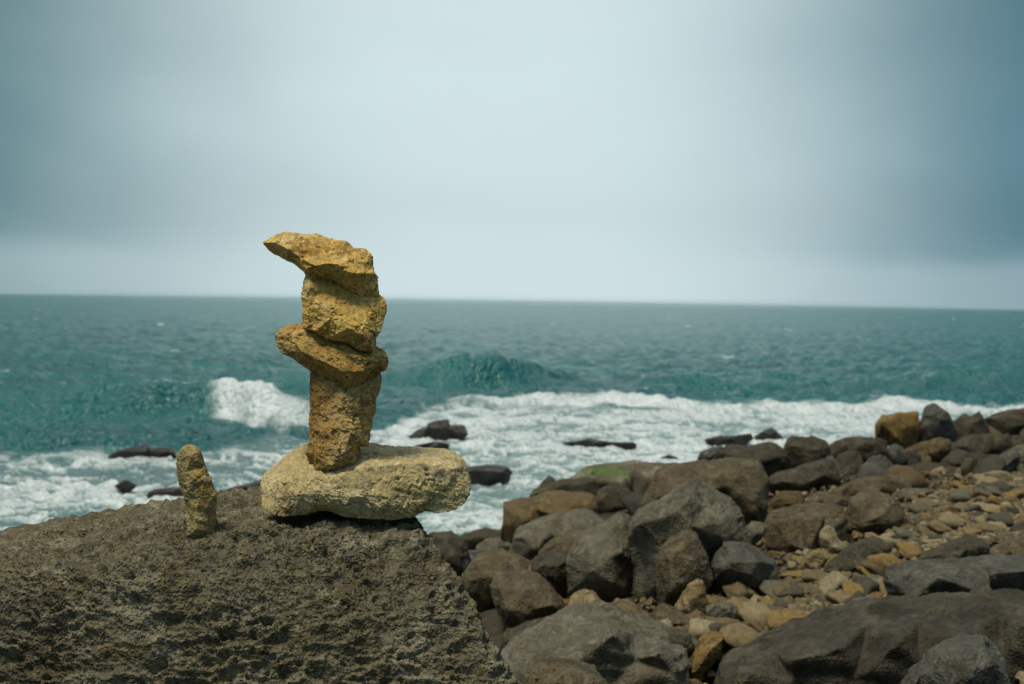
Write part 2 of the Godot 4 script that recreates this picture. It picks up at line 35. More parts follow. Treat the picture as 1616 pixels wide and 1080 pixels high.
var SHORE := [
	["shore_rock", "large angular grey boulder with a pale ridge, tallest in the middle of the rocky shore", "grey", Vector3(0.947, 1.762, -5.384), 0.654, 0, 5.2, 23, Vector3(0.083, 0, -0.47),
		[0.06, 0.768, 0.121, -0.001, 0.754, 0.124, -0.059, 0.727, 0.13, -0.12, 0.678, 0.141, -0.154, 0.654, 0.146, -0.238, 0.621, 0.153, -0.289, 0.588, 0.16, -0.316, 0.545, 0.169, -0.323, 0.497, 0.179, -0.306, 0.433, 0.192, -0.29, 0.369, 0.205, -0.282, 0.135, 0.174, -0.226, 0, 0.142, -0.108, 0.002, 0.142, 0.053, 0.141, 0.174, 0.177, 0.304, 0.21, 0.31, 0.411, 0.198, 0.339, 0.491, 0.182, 0.297, 0.555, 0.169, 0.288, 0.619, 0.155, 0.249, 0.651, 0.148, 0.176, 0.692, 0.139, 0.116, 0.73, 0.13, -0.05, 0.745, 0.387, -0.12, 0.695, 0.428, -0.209, 0.663, 0.434, -0.288, 0.63, 0.407, -0.192, 0.526, 0.425, -0.038, 0.628, 0.44, 0.1, 0.634, 0.385, 0.168, 0.553, 0.378, -0.139, 0.421, 0.507, 0.053, 0.694, 0.289],
		[11, 12, 13, 1, 2, 23, 0, 1, 23, 3, 4, 24, 2, 3, 24, 24, 23, 2, 4, 5, 25, 25, 24, 4, 6, 7, 26, 5, 6, 26, 26, 25, 5, 26, 7, 8, 9, 10, 27, 24, 25, 27, 27, 25, 26, 8, 9, 27, 27, 26, 8, 23, 24, 28, 28, 24, 27, 19, 20, 29, 29, 20, 21, 15, 16, 30, 28, 15, 30, 30, 29, 28, 17, 18, 30, 30, 16, 17, 19, 29, 30, 30, 18, 19, 13, 14, 31, 31, 27, 10, 11, 13, 31, 31, 10, 11, 28, 27, 31, 15, 28, 31, 31, 14, 15, 0, 23, 32, 32, 22, 0, 21, 22, 32, 32, 29, 21, 28, 29, 32, 32, 23, 28]],
	["shore_rock", "long rounded dark grey boulder leaning on the left of the large ridged grey boulder", "grey", Vector3(0.527, 1.773, -5.478), 0.425, 0, 5.35, 15, Vector3(0.03, 0, -0.316),
		[0.135, 0.534, 0.062, 0.069, 0.546, 0.058, -0.019, 0.489, 0.076, -0.106, 0.455, 0.087, -0.175, 0.39, 0.108, -0.21, 0.341, 0.124, -0.216, 0.276, 0.143, -0.201, 0.15, 0.148, -0.171, 0.015, 0.127, -0.05, 0, 0.124, 0.071, 0.018, 0.127, 0.155, 0.074, 0.136, 0.164, 0.282, 0.143, 0.152, 0.379, 0.113, 0.133, 0.459, 0.087, 0.005, 0.478, 0.191, -0.107, 0.422, 0.248, 0.013, 0.39, 0.299, -0.089, 0.317, 0.345, 0.083, 0.416, 0.264, 0.049, 0.241, 0.305],
		[14, 0, 1, 7, 8, 9, 1, 2, 15, 15, 14, 1, 15, 2, 3, 3, 4, 16, 16, 15, 3, 16, 4, 5, 15, 16, 17, 7, 9, 18, 6, 7, 18, 18, 17, 16, 5, 6, 18, 18, 16, 5, 13, 14, 19, 12, 13, 19, 19, 17, 12, 15, 17, 19, 19, 14, 15, 11, 12, 20, 20, 10, 11, 9, 10, 20, 20, 18, 9, 17, 18, 20, 20, 12, 17]],
	["shore_rock", "upright brown slab with a pale rim leaning before the large ridged grey boulder", "brown", Vector3(0.845, 1.952, -4.826), 0.319, 0, 4.75, 15, Vector3(0.042, 0, -0.24),
		[0.011, 0.441, 0.072, -0.025, 0.42, 0.076, -0.077, 0.383, 0.082, -0.099, 0.365, 0.086, -0.13, 0.321, 0.094, -0.139, 0.271, 0.102, -0.136, 0.183, 0.117, -0.128, 0.063, 0.095, -0.055, 0, 0.082, 0.019, 0.041, 0.09, 0.091, 0.139, 0.109, 0.131, 0.231, 0.11, 0.114, 0.304, 0.097, 0.084, 0.362, 0.087, 0.06, 0.415, 0.077, -0.023, 0.401, 0.173, -0.092, 0.358, 0.201, 0.015, 0.346, 0.203, -0.078, 0.22, 0.241, 0.04, 0.271, 0.203],
		[1, 2, 15, 15, 13, 14, 0, 1, 15, 15, 14, 0, 4, 5, 16, 3, 4, 16, 2, 3, 16, 16, 15, 2, 15, 16, 17, 13, 15, 17, 17, 12, 13, 9, 10, 18, 8, 9, 18, 7, 8, 18, 18, 6, 7, 18, 17, 16, 5, 6, 18, 18, 16, 5, 17, 18, 19, 18, 10, 19, 19, 10, 11, 12, 17, 19, 19, 11, 12]],
	["shore_rock", "rounded blue-grey stone right of the brown leaning slab above the pebbles", "bluegrey", Vector3(1.171, 2.031, -4.968), 0.278, 0, 4.9, 14, Vector3(0.049, 0, -0.209),
		[-0.114, 0.242, 0.059, -0.148, 0.212, 0.07, -0.169, 0.168, 0.086, -0.152, 0.109, 0.104, -0.094, 0.035, 0.087, -0.013, 0, 0.078, 0.064, 0.027, 0.085, 0.106, 0.098, 0.101, 0.162, 0.144, 0.095, 0.146, 0.188, 0.08, 0.079, 0.221, 0.068, 0.019, 0.258, 0.053, -0.044, 0.266, 0.05, -0.104, 0.265, 0.05, -0.078, 0.234, 0.209, -0.129, 0.197, 0.19, -0.002, 0.166, 0.218, 0.038, 0.223, 0.174, -0.036, 0.254, 0.127],
		[7, 8, 9, 12, 13, 0, 14, 12, 0, 2, 3, 15, 15, 3, 4, 1, 2, 15, 0, 1, 15, 15, 14, 0, 6, 7, 16, 5, 6, 16, 4, 5, 16, 15, 4, 16, 16, 14, 15, 14, 16, 17, 17, 10, 11, 9, 10, 17, 7, 9, 17, 17, 16, 7, 11, 12, 18, 12, 14, 18, 17, 11, 18, 18, 14, 17]],
	["shore_rock", "tan wedge-shaped stone standing at the foot of the brown leaning slab", "tan", Vector3(0.842, 2, -4.53), 0.176, 0, 4.5, 9, Vector3(0.026, 0, -0.141),
		[0.027, 0.24, 0.041, -0.012, 0.217, 0.046, -0.056, 0.162, 0.06, -0.094, 0.099, 0.075, -0.082, 0.008, 0.06, -0.009, 0, 0.058, 0.046, 0.047, 0.067, 0.056, 0.151, 0.064, 0.052, 0.205, 0.05, -0.018, 0.181, 0.121, -0.053, 0.113, 0.134],
		[8, 0, 1, 1, 2, 9, 6, 7, 9, 8, 1, 9, 9, 7, 8, 4, 5, 10, 10, 3, 4, 6, 9, 10, 10, 5, 6, 2, 3, 10, 10, 9, 2]],
	["shore_rock", "dark flat stone lying under the tan wedge-shaped stone", "brown", Vector3(0.751, 2.018, -4.42), 0.161, 0, 4.4, 9, Vector3(0.022, 0, -0.131),
		[-0.107, 0.037, 0.063, -0.049, 0, 0.051, 0.048, 0.021, 0.057, 0.122, 0.066, 0.065, 0.118, 0.099, 0.053, 0.033, 0.09, 0.056, -0.036, 0.112, 0.047, -0.078, 0.122, 0.043, -0.122, 0.088, 0.056, -0.074, 0.106, 0.111, 0.023, 0.085, 0.117],
		[8, 0, 9, 9, 0, 1, 7, 8, 9, 9, 6, 7, 1, 2, 10, 10, 2, 3, 4, 5, 10, 10, 3, 4, 9, 1, 10, 6, 9, 10, 10, 5, 6]],
	["shore_rock", "knobbly golden-tan boulder above the layered slab near the bottom", "tan", Vector3(0.352, 2.002, -4.387), 0.196, 0, 4.35, 13, Vector3(0.012, 0, -0.157),
		[-0.08, 0.122, 0.068, -0.092, 0.089, 0.079, -0.082, 0.022, 0.067, -0.053, 0, 0.062, 0.007, 0.046, 0.072, 0.09, 0.07, 0.076, 0.111, 0.117, 0.071, 0.095, 0.15, 0.059, 0.056, 0.167, 0.053, 0.026, 0.2, 0.04, -0.021, 0.207, 0.037, -0.063, 0.191, 0.043, -0.1, 0.147, 0.059, -0.041, 0.188, 0.123, 0.013, 0.168, 0.146, -0.027, 0.129, 0.14, 0.055, 0.138, 0.138],
		[9, 10, 13, 13, 10, 11, 12, 0, 13, 13, 11, 12, 1, 2, 3, 9, 13, 14, 14, 8, 9, 4, 14, 15, 15, 0, 1, 3, 4, 15, 15, 1, 3, 13, 0, 15, 15, 14, 13, 6, 7, 16, 16, 5, 6, 4, 5, 16, 16, 14, 4, 8, 14, 16, 16, 7, 8]],
	["shore_rock", "reddish-brown boulder touching the right side of the knobbly golden-tan boulder", "rustrock", Vector3(0.543, 1.988, -4.333), 0.192, 0, 4.3, 9, Vector3(0.019, 0, -0.153),
		[-0.112, 0.106, 0.069, -0.065, 0.066, 0.073, 0.007, 0, 0.059, 0.094, 0.028, 0.065, 0.1, 0.097, 0.073, 0.065, 0.146, 0.056, 0.019, 0.178, 0.044, -0.036, 0.197, 0.036, -0.105, 0.176, 0.044, -0.045, 0.179, 0.12, 0.007, 0.147, 0.146, -0.045, 0.128, 0.134],
		[6, 7, 9, 8, 0, 9, 9, 7, 8, 4, 5, 10, 3, 4, 10, 10, 2, 3, 6, 9, 10, 10, 5, 6, 10, 9, 11, 0, 1, 11, 11, 9, 0, 2, 10, 11, 11, 1, 2]],
	["shore_rock", "large grey slab with a layered sloping top at the bottom beside the foreground boulder", "grey", Vector3(0.371, 1.909, -3.924), 0.503, 1, 3.75, 13, Vector3(0.034, 0, -0.37),
		[-0.416, 0, 0.259, 0.308, 0.026, 0.252, 0.336, 0.178, 0.149, 0.319, 0.235, 0.101, 0.224, 0.271, 0.067, 0.126, 0.289, 0.05, 0.066, 0.312, 0.028, 0.004, 0.322, 0.018, -0.097, 0.315, 0.023, -0.173, 0.294, 0.041, -0.249, 0.264, 0.067, -0.335, 0.224, 0.101, -0.408, 0.182, 0.137, 0.012, 0.372, 0.299, -0.062, 0.34, 0.36, -0.133, 0.307, 0.401, -0.231, 0.261, 0.43, 0.106, 0.251, 0.224, 0.241, 0.226, 0.28, -0.02, 0.163, 0.314, -0.179, 0.28, 0.183, 0.191, 0.3, 0.29],
		[13, 5, 6, 13, 6, 7, 7, 8, 14, 14, 13, 7, 12, 0, 16, 16, 11, 12, 10, 11, 16, 4, 5, 17, 13, 14, 17, 17, 5, 13, 1, 2, 18, 18, 2, 3, 16, 0, 19, 0, 1, 19, 15, 16, 19, 14, 15, 19, 19, 17, 14, 18, 17, 19, 19, 1, 18, 9, 10, 20, 8, 9, 20, 14, 8, 20, 20, 15, 14, 16, 15, 20, 20, 10, 16, 4, 17, 21, 17, 18, 21, 3, 4, 21, 21, 18, 3]],
	["shore_rock", "pale brown sliver of rock along the bottom edge below the layered slab", "brown", Vector3(0.215, 2.132, -3.269), 0.211, 0, 3.2, 7, Vector3(0.011, 0, -0.167),
		[-0.151, 0, 0.088, 0.137, 0.004, 0.088, 0.146, 0.102, 0.093, 0.085, 0.134, 0.074, 0.003, 0.156, 0.059, -0.08, 0.165, 0.053, -0.152, 0.157, 0.057, -0.033, 0.146, 0.158],
		[1, 2, 3, 1, 3, 7, 0, 1, 7, 7, 6, 0, 5, 6, 7, 4, 5, 7, 7, 3, 4]],
	["shore_rock", "squarish dark brown boulder with a curved crack, right of the foreground boulder", "brown", Vector3(0.104, 1.688, -5.266), 0.348, 0, 5.2, 13, Vector3(0.005, 0, -0.264),
		[-0.176, 0.233, 0.098, -0.141, 0.155, 0.116, -0.107, 0.043, 0.09, -0.039, 0, 0.079, 0.093, 0.068, 0.096, 0.179, 0.092, 0.101, 0.201, 0.16, 0.116, 0.184, 0.223, 0.101, 0.124, 0.284, 0.086, 0.056, 0.34, 0.071, -0.011, 0.358, 0.066, -0.161, 0.343, 0.069, -0.197, 0.308, 0.079, -0.15, 0.324, 0.157, -0.012, 0.327, 0.18, -0.108, 0.239, 0.244, 0.015, 0.238, 0.233, 0.08, 0.278, 0.19, 0.125, 0.261, 0.229, -0.01, 0.159, 0.235],
		[10, 11, 13, 12, 0, 13, 13, 11, 12, 9, 10, 14, 14, 10, 13, 0, 1, 15, 13, 0, 15, 15, 14, 13, 15, 1, 2, 14, 15, 16, 14, 16, 17, 9, 14, 17, 17, 8, 9, 6, 7, 18, 5, 6, 18, 18, 4, 5, 8, 17, 18, 18, 7, 8, 16, 4, 18, 18, 17, 16, 3, 4, 19, 4, 16, 19, 19, 16, 15, 2, 3, 19, 19, 15, 2]],
	["shore_rock", "low dark stone below the squarish cracked boulder", "dark", Vector3(0.111, 1.786, -4.787), 0.207, 0, 4.75, 8, Vector3(0.004, 0, -0.165),
		[-0.143, 0.019, 0.076, -0.067, 0, 0.07, 0.069, 0.038, 0.08, 0.154, 0.115, 0.071, 0.154, 0.165, 0.045, 0.038, 0.158, 0.048, -0.068, 0.119, 0.067, -0.138, 0.097, 0.077, 0.036, 0.146, 0.14, -0.054, 0.107, 0.154],
		[7, 0, 1, 5, 6, 8, 8, 2, 3, 4, 5, 8, 8, 3, 4, 8, 6, 9, 7, 1, 9, 9, 6, 7, 2, 8, 9, 9, 1, 2]],
	["shore_rock", "flat-topped brown boulder beside the right edge of the foreground boulder", "brown", Vector3(-0.083, 1.667, -5.901), 0.356, 0, 5.8, 11, Vector3(-0.003, 0, -0.269),
		[-0.176, 0.12, 0.141, -0.109, 0, 0.113, -0.027, 0.001, 0.113, 0.038, 0.183, 0.131, 0.194, 0.206, 0.123, 0.253, 0.237, 0.111, 0.193, 0.277, 0.095, 0.092, 0.327, 0.073, -0.021, 0.332, 0.07, -0.114, 0.3, 0.083, -0.186, 0.231, 0.111, -0.074, 0.261, 0.147, 0.074, 0.264, 0.189, -0.015, 0.22, 0.263, -0.099, 0.199, 0.257],
		[4, 5, 6, 9, 10, 11, 8, 9, 11, 6, 7, 12, 4, 6, 12, 12, 3, 4, 12, 7, 8, 12, 8, 11, 2, 3, 13, 12, 11, 13, 13, 3, 12, 13, 11, 14, 10, 0, 14, 14, 11, 10, 14, 0, 1, 2, 13, 14, 14, 1, 2]],
	["shore_rock", "dark stone peeping out behind the foreground boulder below the surf", "dark", Vector3(-0.402, 1.543, -6.691), 0.323, 0, 6.6, 10, Vector3(-0.015, 0, -0.246),
		[-0.166, 0.243, 0.125, -0.114, 0.099, 0.133, 0.034, 0, 0.111, 0.14, 0.09, 0.13, 0.151, 0.207, 0.134, 0.128, 0.295, 0.113, 0.084, 0.351, 0.098, 0.015, 0.382, 0.09, -0.078, 0.38, 0.09, -0.162, 0.355, 0.096, 0.05, 0.294, 0.231],
		[8, 9, 0, 7, 8, 10, 6, 7, 10, 10, 3, 4, 5, 6, 10, 10, 4, 5, 0, 1, 10, 10, 8, 0, 2, 3, 10, 10, 1, 2]],
	["shore_rock", "dark grey boulder between the squarish cracked boulder and the long rounded one", "dark", Vector3(0.25, 1.818, -5.607), 0.238, 0, 5.55, 9, Vector3(0.008, 0, -0.187),
		[-0.117, 0.169, 0.082, -0.081, 0.127, 0.097, -0.008, 0, 0.082, 0.092, 0.002, 0.082, 0.125, 0.163, 0.086, 0.125, 0.245, 0.055, 0.025, 0.26, 0.049, -0.082, 0.242, 0.056, -0.124, 0.208, 0.068, -0.048, 0.218, 0.126, 0.039, 0.218, 0.159, 0.004, 0.151, 0.177],
		[6, 7, 9, 0, 1, 9, 8, 0, 9, 9, 7, 8, 6, 9, 10, 5, 6, 10, 10, 4, 5, 1, 2, 11, 11, 2, 3, 4, 10, 11, 11, 3, 4, 9, 1, 11, 11, 10, 9]],
	["shore_rock", "pale yellowish splinter of stone on the shoulder of the dark grey boulder", "tan", Vector3(0.159, 1.9, -5.753), 0.106, 0, 5.75, 6, Vector3(0.003, 0, -0.094),
		[-0.028, 0, 0.046, 0.016, 0.069, 0.049, 0.059, 0.103, 0.037, 0.015, 0.116, 0.031, -0.029, 0.088, 0.042, -0.05, 0.035, 0.053, 0.007, 0.097, 0.072],
		[3, 4, 6, 4, 1, 6, 2, 3, 6, 6, 1, 2, 1, 4, 5, 5, 0, 1]],
	["shore_rock", "flat grey rock with a pale front edge in the left of the rocky shore", "grey", Vector3(0.385, 1.481, -7.649), 0.495, 1, 7.5, 12, Vector3(0.019, 0, -0.366),
		[-0.35, 0.029, 0.154, -0.205, 0, 0.144, -0.013, 0.066, 0.163, 0.176, 0.176, 0.189, 0.273, 0.222, 0.17, 0.356, 0.284, 0.142, 0.333, 0.341, 0.114, 0.228, 0.401, 0.084, 0.034, 0.38, 0.093, -0.16, 0.329, 0.117, -0.328, 0.256, 0.151, -0.352, 0.212, 0.17, -0.277, 0.274, 0.264, -0.078, 0.298, 0.273, 0.123, 0.303, 0.238, -0.187, 0.194, 0.342, 0.05, 0.217, 0.285, -0.016, 0.337, 0.14, 0.218, 0.296, 0.242],
		[10, 11, 12, 12, 9, 10, 7, 8, 14, 0, 1, 15, 11, 0, 15, 15, 12, 11, 2, 13, 15, 15, 1, 2, 9, 12, 15, 15, 13, 9, 2, 3, 16, 3, 14, 16, 13, 2, 16, 8, 9, 17, 9, 13, 17, 14, 8, 17, 16, 14, 17, 17, 13, 16, 7, 14, 18, 6, 7, 18, 5, 6, 18, 18, 4, 5, 3, 4, 18, 18, 14, 3]],
	["shore_rock", "crumbly brown rock lying in front of the flat pale-edged grey rock", "brown", Vector3(0.45, 1.598, -7.164), 0.31, 0, 7.1, 8, Vector3(0.015, 0, -0.236),
		[-0.144, 0, 0.085, 0.037, 0.063, 0.104, 0.171, 0.134, 0.107, 0.218, 0.21, 0.078, 0.15, 0.242, 0.063, -0.01, 0.223, 0.071, -0.146, 0.171, 0.091, -0.245, 0.088, 0.113, -0.105, 0.175, 0.179, 0.051, 0.198, 0.189, -0.061, 0.131, 0.218],
		[6, 7, 0, 2, 3, 4, 5, 6, 8, 8, 6, 0, 1, 2, 9, 4, 5, 9, 9, 2, 4, 0, 1, 10, 8, 0, 10, 10, 1, 9, 5, 8, 10, 10, 9, 5]],
	["shore_rock", "big ochre-brown slab jutting left over the water's edge", "rustrock", Vector3(0.353, 1.227, -9.191), 0.628, 0, 9, 13, Vector3(0.017, 0, -0.459),
		[-0.414, 0.263, 0.229, -0.44, 0.066, 0.197, -0.371, 0, 0.173, -0.17, 0.117, 0.212, 0.029, 0.243, 0.236, 0.288, 0.312, 0.217, 0.461, 0.369, 0.199, 0.479, 0.44, 0.176, 0.405, 0.483, 0.162, 0.086, 0.505, 0.153, -0.03, 0.487, 0.158, -0.203, 0.419, 0.18, -0.41, 0.399, 0.186, -0.118, 0.408, 0.288, 0.196, 0.44, 0.281, -0.226, 0.32, 0.393, 0.034, 0.374, 0.36, 0.25, 0.405, 0.332],
		[6, 7, 8, 0, 1, 2, 10, 11, 13, 8, 9, 14, 12, 0, 15, 15, 11, 12, 2, 3, 15, 15, 0, 2, 13, 11, 15, 4, 13, 15, 15, 3, 4, 9, 10, 16, 13, 4, 16, 16, 10, 13, 14, 9, 16, 16, 4, 5, 8, 14, 17, 6, 8, 17, 17, 5, 6, 16, 5, 17, 17, 14, 16]],
	["shore_rock", "dark rock with a green mossy end above the ochre-brown slab", "mossy", Vector3(0.525, 1.34, -10.315), 0.474, 0, 10.2, 9, Vector3(0.016, 0, -0.332),
		[-0.316, 0, 0.117, -0.162, 0.11, 0.161, 0.099, 0.114, 0.161, 0.423, 0.163, 0.169, 0.359, 0.335, 0.114, 0.098, 0.312, 0.12, -0.163, 0.259, 0.137, -0.293, 0.195, 0.157, -0.382, 0.031, 0.131, -0.134, 0.226, 0.236, 0.091, 0.257, 0.245, 0.285, 0.26, 0.245],
		[0, 1, 7, 0, 7, 8, 1, 2, 9, 5, 6, 9, 9, 2, 5, 7, 1, 9, 9, 6, 7, 3, 4, 11, 5, 10, 11, 11, 4, 5, 2, 3, 11, 11, 10, 2]],
	["shore_rock", "wide ledge with a pale top and bright green weed at the water's edge", "ledge", Vector3(1.333, 1.273, -10.919), 0.755, 0, 10.6, 14, Vector3(0.06, 0, -0.492),
		[-0.478, 0.159, 0.315, -0.337, 0, 0.278, 0.004, 0.005, 0.278, 0.27, 0.149, 0.311, 0.482, 0.298, 0.248, 0.647, 0.401, 0.153, 0.571, 0.447, 0.106, 0.294, 0.437, 0.112, 0.123, 0.452, 0.094, 0.021, 0.469, 0.076, -0.191, 0.43, 0.112, -0.503, 0.401, 0.136, -0.574, 0.364, 0.171, -0.728, 0.267, 0.26, -0.473, 0.348, 0.379, -0.153, 0.321, 0.428, 0.185, 0.356, 0.407, -0.161, 0.229, 0.514, 0.397, 0.381, 0.337, 0.006, 0.401, 0.211],
		[12, 13, 0, 4, 5, 6, 10, 11, 14, 12, 0, 14, 14, 11, 12, 14, 0, 1, 14, 1, 15, 15, 10, 14, 7, 8, 16, 2, 3, 16, 1, 2, 17, 2, 15, 17, 15, 1, 17, 4, 6, 18, 6, 7, 18, 18, 7, 16, 3, 4, 18, 18, 16, 3, 8, 9, 19, 10, 15, 19, 19, 9, 10, 16, 8, 19, 2, 16, 19, 19, 15, 2]],
	["shore_rock", "blocky dark brown rock below the wide weed-topped ledge", "dark", Vector3(0.967, 1.513, -9.064), 0.321, 0, 9, 7, Vector3(0.026, 0, -0.244),
		[-0.197, 0.109, 0.116, -0.067, 0, 0.085, 0.149, 0.077, 0.106, 0.187, 0.2, 0.106, 0.101, 0.287, 0.084, -0.071, 0.311, 0.077, -0.175, 0.282, 0.084, -0.067, 0.264, 0.163, 0.062, 0.215, 0.194, -0.052, 0.169, 0.202],
		[7, 6, 0, 5, 6, 7, 7, 4, 5, 4, 7, 8, 3, 4, 8, 8, 2, 3, 8, 7, 9, 0, 1, 9, 9, 7, 0, 2, 8, 9, 9, 1, 2]],
	["shore_rock", "small pointed rock awash beside the mossy rock", "dark", Vector3(0.513, 1.005, -13.023), 0.22, 0, 13, 7, Vector3(0.007, 0, -0.174),
		[-0.068, 0, 0.078, 0.081, 0.002, 0.078, 0.129, 0.1, 0.096, 0.046, 0.186, 0.065, -0.004, 0.208, 0.057, -0.07, 0.145, 0.08, -0.136, 0.078, 0.097, -0.006, 0.141, 0.143],
		[5, 6, 0, 4, 5, 7, 0, 1, 7, 7, 5, 0, 3, 4, 7, 2, 3, 7, 7, 1, 2]],
	["shore_rock", "broad craggy brown rock mass rising behind the large ridged grey boulder", "brown", Vector3(1.318, 1.975, -6.599), 0.598, 0, 6.4, 16, Vector3(0.085, 0, -0.43),
		[-0.484, 0.22, 0.221, -0.463, 0.123, 0.203, -0.347, 0.092, 0.192, -0.1, 0.095, 0.192, 0.065, 0.098, 0.192, 0.239, 0, 0.158, 0.321, 0.001, 0.158, 0.35, 0.225, 0.223, 0.361, 0.382, 0.18, 0.312, 0.48, 0.152, 0.148, 0.498, 0.146, -0.059, 0.475, 0.152, -0.142, 0.461, 0.155, -0.287, 0.443, 0.16, -0.37, 0.403, 0.172, -0.442, 0.291, 0.203, -0.276, 0.398, 0.23, -0.08, 0.408, 0.268, 0.169, 0.44, 0.242, 0.073, 0.37, 0.316, 0.258, 0.342, 0.303, 0.23, 0.229, 0.347, -0.125, 0.336, 0.304, -0.365, 0.29, 0.293],
		[13, 14, 16, 16, 12, 13, 17, 11, 12, 9, 10, 18, 19, 18, 10, 11, 17, 19, 19, 10, 11, 7, 8, 20, 9, 18, 20, 20, 8, 9, 20, 18, 19, 7, 20, 21, 6, 7, 21, 21, 5, 6, 4, 5, 21, 19, 4, 21, 21, 20, 19, 22, 3, 4, 12, 16, 22, 22, 17, 12, 19, 17, 22, 22, 4, 19, 23, 15, 0, 1, 2, 23, 23, 0, 1, 14, 15, 23, 23, 16, 14, 22, 16, 23, 3, 22, 23, 23, 2, 3]],
	["shore_rock", "long rugged dark rock against the white surf left of the twin round-topped rocks", "dark", Vector3(2.129, 1.884, -8.772), 0.517, 0, 8.6, 12, Vector3(0.09, 0, -0.371),
		[-0.465, 0.142, 0.201, -0.229, 0.084, 0.179, 0.056, 0, 0.146, 0.288, 0.004, 0.146, 0.326, 0.202, 0.195, 0.266, 0.307, 0.163, 0.188, 0.385, 0.137, 0.106, 0.394, 0.133, -0.034, 0.36, 0.144, -0.227, 0.373, 0.139, -0.366, 0.329, 0.153, -0.463, 0.253, 0.177, -0.299, 0.297, 0.229, -0.088, 0.306, 0.262, 0.13, 0.309, 0.262, 0.094, 0.19, 0.307],
		[9, 10, 12, 0, 1, 12, 11, 0, 12, 12, 10, 11, 1, 2, 13, 12, 1, 13, 9, 12, 13, 13, 8, 9, 6, 7, 14, 14, 5, 6, 8, 13, 14, 14, 7, 8, 2, 3, 15, 15, 3, 4, 5, 14, 15, 15, 4, 5, 13, 2, 15, 15, 14, 13]],
	["shore_rock", "left of the twin round-topped dark rocks on the skyline of the shore", "dark", Vector3(2.727, 1.892, -9.122), 0.398, 0, 9, 10, Vector3(0.085, 0, -0.286),
		[-0.281, 0.196, 0.148, -0.216, 0, 0.114, -0.045, 0.021, 0.12, 0.131, 0.114, 0.143, 0.175, 0.236, 0.139, 0.175, 0.331, 0.113, 0.126, 0.375, 0.1, 0.012, 0.406, 0.09, -0.173, 0.398, 0.092, -0.252, 0.324, 0.113, -0.123, 0.323, 0.206, 0.032, 0.305, 0.224, -0.117, 0.216, 0.255],
		[8, 9, 10, 10, 7, 8, 10, 9, 0, 7, 10, 11, 11, 6, 7, 5, 6, 11, 11, 4, 5, 3, 4, 11, 10, 0, 12, 1, 2, 12, 12, 0, 1, 11, 10, 12, 3, 11, 12, 12, 2, 3]],
	["shore_rock", "right of the twin round-topped dark rocks on the skyline, long and flat", "dark", Vector3(3.284, 1.988, -9.399), 0.351, 0, 9.3, 9, Vector3(0.088, 0, -0.251),
		[-0.283, 0.035, 0.111, -0.099, 0, 0.096, 0.07, 0.069, 0.12, 0.232, 0.152, 0.125, 0.245, 0.232, 0.1, 0.136, 0.27, 0.087, -0.073, 0.267, 0.087, -0.234, 0.253, 0.091, -0.293, 0.19, 0.112, -0.164, 0.203, 0.187, 0.047, 0.216, 0.173, -0.112, 0.137, 0.214],
		[3, 4, 5, 0, 1, 9, 9, 8, 0, 7, 8, 9, 9, 6, 7, 5, 6, 10, 3, 5, 10, 10, 2, 3, 9, 1, 11, 1, 2, 11, 11, 2, 10, 6, 9, 11, 11, 10, 6]],
	["shore_rock", "pointed dark rock sloping down to the left below the twin round-topped rocks", "dark", Vector3(2.412, 1.9, -8.115), 0.427, 0, 8, 12, Vector3(0.091, 0, -0.305),
		[-0.329, 0.094, 0.139, -0.127, 0.031, 0.116, 0.031, 0, 0.104, 0.191, 0.036, 0.116, 0.255, 0.179, 0.145, 0.239, 0.263, 0.123, 0.188, 0.336, 0.101, 0.127, 0.344, 0.098, -0.03, 0.293, 0.113, -0.134, 0.257, 0.123, -0.289, 0.22, 0.132, -0.363, 0.17, 0.146, -0.235, 0.195, 0.217, -0.03, 0.257, 0.204, 0.087, 0.254, 0.233, -0.071, 0.176, 0.263, -0.286, 0.175, 0.221],
		[9, 10, 12, 7, 8, 13, 13, 8, 9, 4, 5, 14, 14, 3, 4, 2, 3, 14, 7, 13, 14, 6, 7, 14, 14, 5, 6, 1, 2, 15, 15, 13, 9, 12, 1, 15, 15, 9, 12, 14, 13, 15, 15, 2, 14, 12, 10, 16, 11, 0, 16, 16, 10, 11, 1, 12, 16, 16, 0, 1]],
	["shore_rock", "upright grey rock with a straight lit edge, below the right round-topped rock", "bluegrey", Vector3(3.068, 1.959, -8.274), 0.306, 0, 8.2, 9, Vector3(0.081, 0, -0.22),
		[-0.162, 0, 0.08, 0.004, 0.019, 0.085, 0.122, 0.088, 0.103, 0.103, 0.207, 0.101, 0.055, 0.283, 0.084, -0.001, 0.317, 0.077, -0.081, 0.296, 0.081, -0.173, 0.213, 0.099, -0.224, 0.082, 0.103, -0.054, 0.276, 0.154, -0.091, 0.167, 0.192, 0.014, 0.189, 0.159],
		[6, 7, 9, 5, 6, 9, 4, 5, 9, 9, 7, 10, 0, 1, 10, 8, 0, 10, 10, 7, 8, 10, 1, 11, 2, 3, 11, 11, 1, 2, 9, 10, 11, 4, 9, 11, 11, 3, 4]],
	["shore_rock", "long low brown rock behind the round-shouldered boulder", "brown", Vector3(2.796, 1.972, -7.589), 0.362, 0, 7.5, 9, Vector3(0.087, 0, -0.234),
		[-0.266, 0, 0.087, -0.03, 0.027, 0.097, 0.214, 0.063, 0.109, 0.259, 0.155, 0.11, 0.186, 0.217, 0.086, 0.069, 0.242, 0.074, -0.077, 0.226, 0.08, -0.225, 0.192, 0.093, -0.387, 0.1, 0.127, -0.204, 0.169, 0.173, 0.012, 0.2, 0.164, -0.072, 0.139, 0.206],
		[7, 8, 0, 2, 3, 4, 7, 0, 9, 0, 1, 9, 6, 7, 9, 1, 2, 10, 10, 5, 6, 4, 5, 10, 10, 2, 4, 1, 10, 11, 10, 6, 11, 9, 1, 11, 11, 6, 9]],
